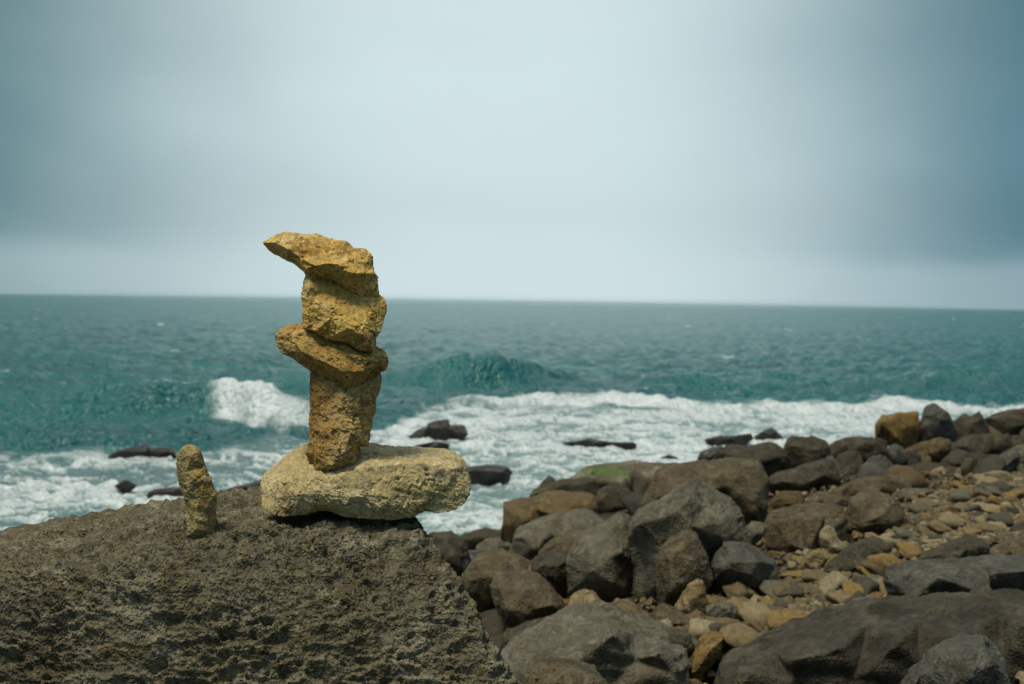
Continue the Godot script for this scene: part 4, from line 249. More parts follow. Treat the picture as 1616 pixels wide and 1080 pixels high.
	["shore_rock", "grey stone right of the tan wedge-shaped stone among the pebbles", "grey", Vector3(0.946, 2.109, -4.351), 0.098, 0, 4.35, 6, Vector3(0.019, 0, -0.086),
		[-0.061, 0, 0.038, 0.023, 0.001, 0.038, 0.065, 0.042, 0.046, 0.044, 0.067, 0.037, -0.034, 0.073, 0.034, -0.084, 0.055, 0.041, -0.018, 0.059, 0.068],
		[4, 5, 0, 1, 2, 3, 3, 4, 6, 1, 3, 6, 0, 1, 6, 6, 4, 0]],
	["shore_rock", "dark grey lump above the long bottom ledge at its left end", "dark", Vector3(0.682, 2.056, -3.966), 0.131, 0, 3.95, 6, Vector3(0.019, 0, -0.11),
		[-0.064, 0.019, 0.056, 0.038, 0, 0.051, 0.061, 0.078, 0.056, 0.038, 0.123, 0.038, -0.026, 0.126, 0.037, -0.09, 0.091, 0.05, -0.022, 0.102, 0.098],
		[0, 1, 6, 5, 0, 6, 6, 4, 5, 3, 4, 6, 2, 3, 6, 6, 1, 2]],
]
var SEA_ROCKS := [
	["sea_rock", "dark stepped rock with a square top in the foam right of the cairn", "wet", Vector3(-1.898, -0.321, -25.56), 0.933, 0, 25.323, 12, Vector3(-0.043, 0, -0.578),
		[-0.786, 0.035, 0.227, -0.139, 0, 0.214, 0.511, 0.1, 0.238, 0.852, 0.418, 0.317, 0.799, 0.612, 0.254, 0.362, 0.589, 0.26, 0.308, 0.743, 0.199, 0.016, 0.754, 0.192, -0.208, 0.673, 0.224, -0.235, 0.549, 0.273, -0.458, 0.484, 0.296, -0.896, 0.168, 0.263, 0.037, 0.575, 0.441, 0.52, 0.52, 0.458, -0.36, 0.429, 0.48],
		[10, 11, 0, 2, 5, 12, 12, 1, 2, 6, 7, 12, 12, 5, 6, 12, 7, 8, 9, 1, 12, 12, 8, 9, 4, 5, 13, 5, 2, 13, 3, 4, 13, 13, 2, 3, 10, 0, 14, 0, 1, 14, 9, 10, 14, 14, 1, 9]],
	["sea_rock", "thin dark rock awash just below the stepped rock", "wet", Vector3(-1.836, -0.128, -23.688), 0.387, 0, 23.678, 5, Vector3(-0.016, 0, -0.205),
		[-0.361, 0, 0.073, 0.274, 0.01, 0.072, 0.425, 0.205, 0.101, 0.091, 0.258, 0.078, -0.478, 0.148, 0.117, 0.099, 0.196, 0.174],
		[1, 2, 3, 0, 3, 4, 0, 1, 5, 1, 3, 5, 3, 0, 5]],
	["sea_rock", "flat dark block in the foam touching the right end of the cairn base stone", "wet", Vector3(-0.448, -0.191, -19.54), 0.556, 0, 19.439, 8, Vector3(-0.008, 0, -0.352),
		[-0.54, 0.063, 0.161, -0.106, 0, 0.142, 0.403, 0.078, 0.161, 0.501, 0.316, 0.185, 0.387, 0.442, 0.134, 0.076, 0.449, 0.129, -0.296, 0.42, 0.139, -0.543, 0.37, 0.159, -0.105, 0.347, 0.277, 0.266, 0.353, 0.276],
		[0, 1, 6, 0, 6, 7, 5, 6, 8, 6, 1, 8, 4, 5, 9, 3, 4, 9, 9, 2, 3, 1, 2, 9, 8, 1, 9, 9, 5, 8]],
	["sea_rock", "long low dark rock in the foam off the right shore", "wet", Vector3(5.649, -0.166, -25.513), 0.549, 0, 25.459, 7, Vector3(0.059, 0, -0.268),
		[-0.536, 0, 0.09, 0.31, 0.013, 0.09, 0.586, 0.253, 0.143, 0.513, 0.36, 0.1, 0.103, 0.292, 0.125, -0.384, 0.284, 0.126, -0.745, 0.201, 0.155, -0.084, 0.24, 0.242],
		[1, 2, 3, 1, 3, 4, 5, 6, 0, 1, 4, 7, 4, 5, 7, 0, 1, 7, 7, 5, 0]],
	["sea_rock", "small pointed dark rock at the right end of the long low rock", "wet", Vector3(6.857, -0.212, -26.281), 0.5, 0, 26.181, 6, Vector3(0.09, 0, -0.344),
		[-0.098, 0, 0.145, 0.357, 0.191, 0.186, 0.144, 0.373, 0.155, 0.017, 0.451, 0.122, -0.188, 0.4, 0.142, -0.48, 0.224, 0.196, -0.066, 0.35, 0.259],
		[4, 5, 0, 3, 4, 6, 4, 0, 6, 2, 3, 6, 0, 1, 2, 2, 6, 0]],
	["sea_rock", "long jagged dark rock in the foam left of the small standing stone", "wet", Vector3(-7.966, -0.228, -21.64), 0.744, 0, 21.54, 9, Vector3(-0.13, 0, -0.35),
		[-0.652, 0, 0.109, 0.175, 0.013, 0.109, 0.882, 0.179, 0.163, 0.811, 0.409, 0.157, 0.179, 0.4, 0.157, 0.069, 0.489, 0.12, -0.086, 0.422, 0.147, -0.489, 0.35, 0.173, -0.878, 0.152, 0.164, 0.111, 0.353, 0.31, 0.59, 0.347, 0.314],
		[7, 8, 0, 1, 4, 9, 5, 6, 9, 9, 4, 5, 0, 1, 9, 7, 0, 9, 9, 6, 7, 3, 4, 10, 4, 1, 10, 2, 3, 10, 10, 1, 2]],
	["sea_rock", "low grey rock behind the small standing stone, just above the foreground boulder", "wet", Vector3(-6.002, -0.132, -17.326), 0.401, 0, 17.312, 6, Vector3(-0.075, 0, -0.217),
		[-0.182, 0, 0.081, 0.267, 0.07, 0.1, 0.466, 0.242, 0.102, 0.26, 0.29, 0.081, -0.176, 0.242, 0.098, -0.389, 0.122, 0.119, 0.018, 0.238, 0.178],
		[1, 2, 3, 4, 5, 0, 1, 3, 6, 3, 4, 6, 0, 1, 6, 6, 4, 0]],
	["sea_rock", "grey rock between the small standing stone and the cairn base stone", "wet", Vector3(-4.651, -0.191, -17.675), 0.529, 0, 17.589, 6, Vector3(-0.088, 0, -0.335),
		[-0.323, 0, 0.132, 0.202, 0.134, 0.164, 0.535, 0.366, 0.151, 0.346, 0.448, 0.117, -0.058, 0.336, 0.16, -0.419, 0.246, 0.191, 0.024, 0.356, 0.256],
		[1, 2, 3, 0, 1, 4, 0, 4, 5, 1, 3, 6, 3, 4, 6, 4, 1, 6]],
	["sea_rock", "low grey rock just over the back edge of the foreground boulder", "wet", Vector3(-5.805, -0.196, -15.882), 0.446, 0, 15.842, 5, Vector3(-0.096, 0, -0.263),
		[-0.208, 0, 0.102, 0.513, 0.257, 0.135, 0.276, 0.357, 0.093, -0.084, 0.323, 0.106, -0.341, 0.206, 0.15, 0.133, 0.306, 0.203],
		[3, 4, 0, 3, 0, 5, 0, 1, 5, 2, 3, 5, 5, 1, 2]],
	["sea_rock", "tiny dark rock below the curling wave at left", "wet", Vector3(-7.905, -0.142, -24.895), 0.352, 0, 24.878, 4, Vector3(-0.065, 0, -0.205),
		[0.039, 0, 0.086, 0.398, 0.177, 0.118, 0.006, 0.262, 0.083, -0.313, 0.151, 0.124],
		[2, 3, 0, 0, 1, 2]],
	["sea_rock", "thin dark rock streak in the white foam at the centre", "wet", Vector3(2.254, -0.142, -24.264), 0.634, 0, 24.217, 6, Vector3(0.024, 0, -0.261),
		[-0.328, 0.027, 0.092, 0.789, 0, 0.07, 0.84, 0.242, 0.133, 0.161, 0.232, 0.134, -0.332, 0.312, 0.099, -1.028, 0.199, 0.14, -0.188, 0.242, 0.243],
		[4, 5, 0, 1, 2, 3, 0, 1, 3, 3, 4, 6, 4, 0, 6, 0, 3, 6]],
	["sea_rock", "small dark rock poking from the foam at far left", "wet", Vector3(-6.998, -0.141, -18.061), 0.284, 0, 18.05, 4, Vector3(-0.079, 0, -0.204),
		[0.037, 0, 0.095, 0.252, 0.186, 0.117, 0.029, 0.291, 0.074, -0.16, 0.169, 0.121],
		[0, 1, 2, 0, 2, 3]],
	["sea_rock", "tiny dark rock in the foam above the weed-topped ledge", "wet", Vector3(3.581, -0.121, -22.395), 0.263, 0, 22.402, 4, Vector3(0.028, 0, -0.177),
		[-0.011, 0, 0.078, 0.226, 0.136, 0.103, -0.013, 0.214, 0.071, -0.259, 0.129, 0.103],
		[0, 1, 2, 0, 2, 3]],
]
# height of the ground every metre, x from -9 to 16, z from -27 to 5
var GROUND := PackedFloat32Array([
	-1.815, -1.768, -1.736, -1.715, -1.699, -1.685, -1.67, -1.651, -1.627, -1.594, -1.547, -1.481, -1.391, -1.284, -1.166, -1.046, -0.929, -0.822, -0.735, -0.678, -0.639, -0.607, -0.572, -0.527, -0.468, -0.398,
	-1.751, -1.7, -1.669, -1.647, -1.629, -1.614, -1.597, -1.577, -1.551, -1.515, -1.467, -1.399, -1.301, -1.186, -1.061, -0.933, -0.808, -0.694, -0.601, -0.547, -0.511, -0.48, -0.445, -0.4, -0.335, -0.26,
	-1.703, -1.652, -1.615, -1.588, -1.566, -1.546, -1.525, -1.501, -1.47, -1.429, -1.374, -1.299, -1.198, -1.079, -0.949, -0.817, -0.69, -0.576, -0.486, -0.427, -0.386, -0.349, -0.308, -0.255, -0.187, -0.109,
	-1.666, -1.614, -1.572, -1.538, -1.508, -1.481, -1.454, -1.423, -1.385, -1.337, -1.273, -1.189, -1.085, -0.962, -0.829, -0.694, -0.567, -0.456, -0.368, -0.304, -0.256, -0.212, -0.161, -0.098, -0.024, 0.057,
	-1.636, -1.582, -1.534, -1.492, -1.454, -1.419, -1.383, -1.345, -1.299, -1.241, -1.168, -1.076, -0.964, -0.837, -0.698, -0.559, -0.43, -0.319, -0.232, -0.166, -0.115, -0.063, -0.001, 0.072, 0.153, 0.238,
	-1.61, -1.553, -1.499, -1.448, -1.401, -1.357, -1.314, -1.268, -1.213, -1.146, -1.062, -0.959, -0.837, -0.7, -0.551, -0.405, -0.272, -0.159, -0.07, -0.004, 0.049, 0.104, 0.176, 0.261, 0.348, 0.434,
	-1.586, -1.526, -1.466, -1.406, -1.35, -1.297, -1.246, -1.193, -1.131, -1.055, -0.958, -0.84, -0.701, -0.547, -0.385, -0.229, -0.088, 0.03, 0.123, 0.193, 0.247, 0.301, 0.384, 0.475, 0.563, 0.646,
	-1.562, -1.5, -1.432, -1.364, -1.299, -1.238, -1.181, -1.124, -1.056, -0.971, -0.86, -0.722, -0.56, -0.382, -0.201, -0.029, 0.123, 0.25, 0.349, 0.425, 0.488, 0.551, 0.63, 0.715, 0.796, 0.871,
	-1.537, -1.471, -1.399, -1.324, -1.251, -1.182, -1.121, -1.063, -0.994, -0.9, -0.773, -0.61, -0.416, -0.207, 0.001, 0.193, 0.359, 0.495, 0.601, 0.684, 0.755, 0.824, 0.898, 0.973, 1.042, 1.104,
	-1.512, -1.444, -1.369, -1.289, -1.208, -1.131, -1.066, -1.014, -0.951, -0.852, -0.702, -0.503, -0.268, -0.02, 0.22, 0.435, 0.616, 0.759, 0.868, 0.954, 1.028, 1.098, 1.169, 1.234, 1.289, 1.335,
	-1.49, -1.422, -1.347, -1.265, -1.178, -1.092, -1.022, -0.981, -0.929, -0.823, -0.645, -0.398, -0.11, 0.185, 0.46, 0.697, 0.888, 1.032, 1.138, 1.219, 1.289, 1.356, 1.424, 1.483, 1.523, 1.552,
	-1.469, -1.404, -1.334, -1.256, -1.171, -1.081, -1.003, -0.976, -0.928, -0.808, -0.589, -0.28, 0.071, 0.415, 0.722, 0.974, 1.168, 1.304, 1.395, 1.463, 1.522, 1.582, 1.644, 1.699, 1.726, 1.744,
	-1.448, -1.388, -1.325, -1.258, -1.186, -1.111, -1.046, -0.998, -0.926, -0.781, -0.508, -0.119, 0.296, 0.68, 1.004, 1.256, 1.44, 1.556, 1.622, 1.67, 1.714, 1.762, 1.812, 1.857, 1.884, 1.901,
	-1.421, -1.368, -1.314, -1.259, -1.202, -1.144, -1.08, -0.997, -0.867, -0.666, -0.33, 0.134, 0.588, 0.984, 1.299, 1.524, 1.674, 1.759, 1.801, 1.829, 1.859, 1.895, 1.936, 1.975, 2.005, 2.027,
	-1.386, -1.336, -1.288, -1.24, -1.194, -1.141, -1.065, -0.931, -0.702, -0.372, 0.048, 0.513, 0.944, 1.309, 1.584, 1.752, 1.846, 1.899, 1.925, 1.94, 1.959, 1.988, 2.025, 2.064, 2.098, 2.128,
	-1.338, -1.289, -1.238, -1.19, -1.143, -1.082, -0.983, -0.797, -0.45, 0.038, 0.538, 0.967, 1.315, 1.6, 1.799, 1.896, 1.955, 1.989, 2.003, 2.009, 2.022, 2.05, 2.089, 2.133, 2.174, 2.212,
	-1.277, -1.225, -1.166, -1.106, -1.045, -0.958, -0.816, -0.577, -0.122, 0.505, 1.061, 1.408, 1.635, 1.805, 1.904, 1.961, 2.018, 2.048, 2.056, 2.055, 2.063, 2.094, 2.14, 2.191, 2.24, 2.286,
	-1.205, -1.149, -1.081, -1.001, -0.917, -0.784, -0.567, -0.226, 0.294, 0.934, 1.468, 1.723, 1.859, 1.952, 2.007, 2.044, 2.081, 2.102, 2.105, 2.099, 2.101, 2.14, 2.192, 2.248, 2.303, 2.355,
	-1.121, -1.067, -0.998, -0.91, -0.79, -0.598, -0.3, 0.12, 0.647, 1.202, 1.631, 1.87, 1.99, 2.064, 2.108, 2.134, 2.153, 2.163, 2.163, 2.16, 2.169, 2.203, 2.254, 2.311, 2.368, 2.423,
	-1.022, -0.971, -0.907, -0.816, -0.674, -0.437, -0.074, 0.403, 0.92, 1.352, 1.713, 1.946, 2.061, 2.141, 2.187, 2.211, 2.223, 2.229, 2.229, 2.232, 2.247, 2.278, 2.325, 2.379, 2.436, 2.492,
	-0.9, -0.852, -0.792, -0.706, -0.564, -0.312, 0.094, 0.621, 1.181, 1.604, 1.837, 2.014, 2.091, 2.186, 2.244, 2.273, 2.287, 2.293, 2.297, 2.306, 2.324, 2.355, 2.399, 2.451, 2.506, 2.563,
	-0.752, -0.701, -0.642, -0.56, -0.429, -0.196, 0.22, 0.757, 1.324, 1.736, 1.914, 2.059, 2.153, 2.234, 2.292, 2.324, 2.341, 2.351, 2.361, 2.375, 2.397, 2.43, 2.473, 2.523, 2.578, 2.634,
	-0.576, -0.515, -0.449, -0.362, -0.229, -0.005, 0.351, 0.829, 1.373, 1.783, 1.996, 2.144, 2.234, 2.294, 2.337, 2.366, 2.385, 2.4, 2.416, 2.436, 2.464, 2.5, 2.544, 2.594, 2.649, 2.706,
	-0.379, -0.301, -0.22, -0.119, 0.025, 0.234, 0.524, 0.907, 1.429, 1.853, 2.074, 2.203, 2.287, 2.333, 2.367, 2.394, 2.417, 2.438, 2.461, 2.488, 2.522, 2.563, 2.61, 2.663, 2.718, 2.776,
	-0.173, -0.077, 0.028, 0.153, 0.313, 0.519, 0.778, 1.108, 1.5, 1.803, 1.969, 2.158, 2.271, 2.333, 2.373, 2.405, 2.434, 2.463, 2.495, 2.531, 2.573, 2.62, 2.672, 2.727, 2.785, 2.844,
	0.038, 0.153, 0.282, 0.434, 0.616, 0.829, 1.07, 1.333, 1.598, 1.812, 1.973, 2.12, 2.232, 2.307, 2.359, 2.401, 2.439, 2.478, 2.52, 2.565, 2.616, 2.67, 2.728, 2.788, 2.849, 2.91,
	0.248, 0.379, 0.529, 0.703, 0.904, 1.129, 1.355, 1.554, 1.728, 1.874, 1.999, 2.109, 2.202, 2.276, 2.335, 2.386, 2.435, 2.485, 2.537, 2.593, 2.653, 2.715, 2.78, 2.846, 2.91, 2.974,
	0.449, 0.592, 0.755, 0.941, 1.152, 1.381, 1.597, 1.742, 1.855, 1.95, 2.037, 2.115, 2.186, 2.252, 2.312, 2.369, 2.426, 2.486, 2.55, 2.616, 2.686, 2.757, 2.829, 2.9, 2.968, 3.035,
	0.637, 0.786, 0.953, 1.139, 1.345, 1.556, 1.74, 1.869, 1.958, 2.027, 2.085, 2.137, 2.188, 2.24, 2.294, 2.353, 2.418, 2.488, 2.562, 2.638, 2.717, 2.796, 2.874, 2.95, 3.023, 3.093,
	0.81, 0.96, 1.123, 1.3, 1.491, 1.678, 1.837, 1.955, 2.036, 2.093, 2.134, 2.167, 2.2, 2.237, 2.284, 2.344, 2.415, 2.494, 2.577, 2.662, 2.748, 2.834, 2.919, 3, 3.077, 3.15,
	0.969, 1.116, 1.273, 1.439, 1.61, 1.773, 1.913, 2.021, 2.098, 2.149, 2.181, 2.202, 2.221, 2.245, 2.284, 2.345, 2.423, 2.509, 2.599, 2.691, 2.783, 2.874, 2.964, 3.05, 3.13, 3.206,
	1.113, 1.256, 1.405, 1.558, 1.711, 1.854, 1.979, 2.078, 2.151, 2.2, 2.226, 2.241, 2.253, 2.269, 2.301, 2.366, 2.447, 2.537, 2.63, 2.726, 2.822, 2.917, 3.011, 3.1, 3.183, 3.262,
	1.245, 1.381, 1.521, 1.662, 1.8, 1.927, 2.038, 2.129, 2.197, 2.243, 2.271, 2.287, 2.299, 2.318, 2.352, 2.412, 2.491, 2.579, 2.673, 2.77, 2.867, 2.964, 3.059, 3.15, 3.235, 3.317])
var PEBBLES_NEAR := PackedVector2Array([Vector2(0.612, -4.541), Vector2(0.977, -4.764), Vector2(1.252, -4.885), Vector2(1.688, -5.385), Vector2(2.174, -5.667), Vector2(1.616, -4.188), Vector2(1.289, -4.087), Vector2(0.836, -3.923), Vector2(0.725, -3.861), Vector2(0.65, -4.202)])
var SHORE_GAPS := PackedVector2Array([Vector2(-0.266, -6.189), Vector2(-0.627, -16.894), Vector2(-0.048, -19.84), Vector2(1.727, -19.862), Vector2(3.755, -19.884), Vector2(5.534, -19.895), Vector2(7.568, -19.902), Vector2(10.617, -19.919), Vector2(4.04, -7.372), Vector2(2.581, -6.747), Vector2(1.817, -5.685), Vector2(1.297, -5.064), Vector2(0.605, -4.72), Vector2(0.001, -4.355)])
var PEBBLES_FAR := PackedVector2Array([Vector2(2.581, -6.747), Vector2(3.149, -7.268), Vector2(4.151, -7.991), Vector2(2.962, -5.511), Vector2(2.708, -5.57), Vector2(2.158, -5.268), Vector2(2.096, -5.507)])

# base colours (linear): main, second, third; grain of the relief
const KINDS := {
	"gold": [Color(0.72, 0.475, 0.135), Color(0.82, 0.64, 0.30), Color(0.41, 0.225, 0.058), 1.0],
	"rust": [Color(0.55, 0.35, 0.105), Color(0.68, 0.49, 0.20), Color(0.31, 0.17, 0.045), 1.0],
	"column": [Color(0.53, 0.375, 0.15), Color(0.66, 0.53, 0.27), Color(0.42, 0.235, 0.055), 1.0],
	"base": [Color(0.57, 0.465, 0.235), Color(0.72, 0.62, 0.38), Color(0.38, 0.275, 0.115), 1.0],
	"weathered": [Color(0.40, 0.315, 0.145), Color(0.52, 0.44, 0.245), Color(0.40, 0.26, 0.07), 1.0],
	"grey": [Color(0.165, 0.15, 0.106), Color(0.245, 0.226, 0.168), Color(0.10, 0.082, 0.05), 0.8],
	"bluegrey": [Color(0.11, 0.108, 0.09), Color(0.17, 0.167, 0.142), Color(0.07, 0.06, 0.042), 0.7],
	"brown": [Color(0.135, 0.108, 0.064), Color(0.205, 0.175, 0.115), Color(0.085, 0.06, 0.031), 0.9],
	"rustrock": [Color(0.18, 0.13, 0.062), Color(0.26, 0.20, 0.105), Color(0.11, 0.068, 0.028), 0.9],
	"dark": [Color(0.082, 0.071, 0.048), Color(0.14, 0.125, 0.088), Color(0.05, 0.04, 0.024), 0.9],
	"darkledge": [Color(0.075, 0.067, 0.048), Color(0.14, 0.125, 0.088), Color(0.04, 0.034, 0.022), 0.4],
	"tan": [Color(0.28, 0.21, 0.105), Color(0.36, 0.29, 0.165), Color(0.18, 0.115, 0.045), 0.8],
	"cream": [Color(0.36, 0.31, 0.18), Color(0.44, 0.40, 0.27), Color(0.24, 0.18, 0.08), 0.6],
	"pale": [Color(0.27, 0.30, 0.30), Color(0.36, 0.39, 0.39), Color(0.16, 0.16, 0.14), 0.5],
	"ochre": [Color(0.24, 0.155, 0.05), Color(0.32, 0.23, 0.095), Color(0.12, 0.066, 0.022), 0.8],
	"ochrebrown": [Color(0.135, 0.095, 0.04), Color(0.19, 0.145, 0.07), Color(0.08, 0.055, 0.025), 0.7],
	"mossy": [Color(0.085, 0.072, 0.045), Color(0.10, 0.09, 0.058), Color(0.085, 0.098, 0.026), 0.8],
	"ledge": [Color(0.17, 0.145, 0.095), Color(0.36, 0.34, 0.26), Color(0.10, 0.085, 0.05), 0.8],
	"wet": [Color(0.05, 0.047, 0.042), Color(0.075, 0.07, 0.06), Color(0.035, 0.027, 0.02), 0.8],
}

# green weed growing on two rocks at the water's edge: where, how far it spreads, its colour
const WEED := {
	"ledge": [Vector3(1.063, 1.634, -10.833), 0.17, Color(0.13, 0.22, 0.05)],
	"mossy": [Vector3(0.284, 1.509, -10.127), 0.15, Color(0.12, 0.15, 0.04)],
}

func _ready():
	var cam := Camera3D.new()
	cam.name = "camera"
	cam.transform = Transform3D(Basis(Vector3(0.999880, 0.015467, -0.000635), Vector3(-0.015480, 0.999039, -0.041017), Vector3(-0.000000, 0.041022, 0.999158)), Vector3(0, 3.5, 0))
	cam.near = 0.05
	cam.far = 20000.0
	cam.fov = 37.85
	var lens := CameraAttributesPhysical.new()
	lens.frustum_focal_length = 35.0
	lens.frustum_focus_distance = 1.98
	lens.frustum_near = 0.05
	lens.frustum_far = 20000.0
	lens.exposure_aperture = 5.6
	cam.attributes = lens
	add_child(cam)
	cam.current = true
	var world := WorldEnvironment.new()
	world.name = "world_environment"
	var env := Environment.new()
	env.background_mode = Environment.BG_SKY
	env.sky = Sky.new()
	env.tonemap_mode = Environment.TONE_MAPPER_LINEAR
	env.tonemap_exposure = 2.15
	env.sdfgi_enabled = true
	env.ssao_enabled = true
	env.ssil_enabled = true
	env.fog_enabled = true
	env.fog_density = 0.00012
	env.fog_light_color = Color(0.80, 0.88, 0.90)
	world.environment = env
	add_child(world)
	# the sun behind thick cloud, high and a little behind the viewer's left shoulder
	var sun := DirectionalLight3D.new()
	sun.name = "sun"
	sun.light_energy = 0.5
	sun.light_color = Color(1.0, 0.95, 0.86)
	sun.light_angular_distance = 16.0
	sun.shadow_enabled = true
	add_child(sun)
	sun.look_at_from_position(Vector3.ZERO, Vector3(0.28, -1.0, -0.26))

	n_soft.noise_type = FastNoiseLite.TYPE_SIMPLEX_SMOOTH
	n_soft.frequency = 1.0
	n_soft.fractal_octaves = 4
	n_soft.seed = 11
	n_fine.noise_type = FastNoiseLite.TYPE_SIMPLEX
	n_fine.frequency = 1.0
	n_fine.fractal_octaves = 3
	n_fine.seed = 5
	n_cell.noise_type = FastNoiseLite.TYPE_CELLULAR
	n_cell.frequency = 1.0
	n_cell.fractal_type = FastNoiseLite.FRACTAL_NONE
	n_cell.cellular_return_type = FastNoiseLite.RETURN_DISTANCE
	n_cell.cellular_jitter = 1.0
	n_cell.seed = 3
	n_ridge.noise_type = FastNoiseLite.TYPE_SIMPLEX
	n_ridge.fractal_type = FastNoiseLite.FRACTAL_RIDGED
	n_ridge.frequency = 1.0
	n_ridge.fractal_octaves = 4
	n_ridge.seed = 21

	n_swell.noise_type = FastNoiseLite.TYPE_SIMPLEX_SMOOTH
	n_swell.fractal_type = FastNoiseLite.FRACTAL_NONE
	n_swell.frequency = 1.0
	n_swell.seed = 8
	n_plate.noise_type = FastNoiseLite.TYPE_CELLULAR
	n_plate.fractal_type = FastNoiseLite.FRACTAL_NONE
	n_plate.cellular_return_type = FastNoiseLite.RETURN_CELL_VALUE
	n_plate.frequency = 1.0
	n_plate.seed = 30
	env.sky.sky_material = make_sky()
	make_materials()
	build_ground()
	build_sea()
	build_boulder()
	for d in CAIRN:
		place(d, 26, 0.0, "cairn stones balanced on the boulder" if d[0] != "standing_stone" else "", "stone")
	for d in SHORE:
		place(d, 6 if d[6] > 7.0 else 9, 0.0, "rocks heaped along the shore", "rock")
	for d in SEA_ROCKS:
		place(d, 4, 0.0, "rocks breaking the surf offshore", "rock")
	scatter()

# ---------------------------------------------------------------- helpers
func numbered(called: String) -> String:
	var k: int = names.get(called, 0)
	names[called] = k + 1
	return called if k == 0 else "%s_%03d" % [called, k]

func put(called: String, mesh: Mesh, mat: Material, at: Vector3) -> MeshInstance3D:
	var o := MeshInstance3D.new()
	o.name = numbered(called)
	o.mesh = mesh
	o.material_override = mat
	o.position = at
	add_child(o, true)
	return o

func tag(o: Node, label: String, category: String, group := "", kind := ""):
	if label: o.set_meta("label", label)
	if category: o.set_meta("category", category)
	if group: o.set_meta("group", group)
	if kind: o.set_meta("kind", kind)

func soft(a: float, b: float, x: float) -> float:
	return smoothstep(a, b, x)

func ground_at(x: float, z: float) -> float:
	var u := clampf(x + 9.0, 0.0, 24.999)
	var v := clampf(z + 27.0, 0.0, 31.999)
	var i := int(u)
	var j := int(v)
	var a := u - i
	var b := v - j
	a = a * a * (3.0 - 2.0 * a) * 0.5 + a * 0.5
	b = b * b * (3.0 - 2.0 * b) * 0.5 + b * 0.5
	return lerpf(lerpf(GROUND[j * 26 + i], GROUND[j * 26 + i + 1], a), lerpf(GROUND[j * 26 + 26 + i], GROUND[j * 26 + 27 + i], a), b)

# ---------------------------------------------------------------- sky
func make_sky() -> Material:
	# thick cloud: a lighter break ahead that opens towards the zenith, heavier banks to both sides, a pale strip of clear air over the horizon
	var w := 1024
	var h := 512
	var im := Image.create(w, h, false, Image.FORMAT_RGBF)
	for j in h:
		var el := (0.5 - (j + 0.5) / h) * PI
		for i in w:
			var az := ((i + 0.5) / w) * TAU
			if az > PI: az -= TAU
			var dir := Vector3(sin(az) * cos(el), sin(el), -cos(az) * cos(el))
			var wob := n_soft.get_noise_3d(dir.x * 2.2, dir.y * 5.0, dir.z * 2.2)
			var wisp := n_soft.get_noise_3d(dir.x * 6.0 + 9.0, dir.y * 22.0, dir.z * 6.0)
			var e := rad_to_deg(el)
			var a := rad_to_deg(az) + 1.0 + wob * 2.5
			var open := exp(-pow(absf(a) / 21.0, 3.4))
			var left := clampf(-a / 20.0, -1.0, 1.0)
			var side := Color(0.085, 0.20, 0.228).lerp(Color(0.078, 0.20, 0.255), 0.5 - 0.5 * left)
			# a bank of cloud hangs low, the strip under it is lighter
			var strip := soft(3.4, 1.8, e + wisp * 0.7)
			var c := side.lerp(Color(0.595, 0.72, 0.745), open)
			c = c.lerp(Color(0.58, 0.69, 0.71), strip * 0.30)
			c = c.lerp(Color(0.47, 0.55, 0.57), soft(16.0, 60.0, e))
			var k := 1.0 + 0.015 * wisp + 0.035 * wob - (0.08 - 0.03 * open) * exp(-pow((e - 5.0) / 1.9, 2.0))
			k *= 1.0 - 0.15 * (1.0 - open) * soft(7.0, 16.0, e) * soft(40.0, 18.0, e)
			k *= 0.488
			im.set_pixel(i, j, Color(c.r * k, c.g * k, c.b * k))
	var m := PanoramaSkyMaterial.new()
	m.panorama = ImageTexture.create_from_image(im)
	return m

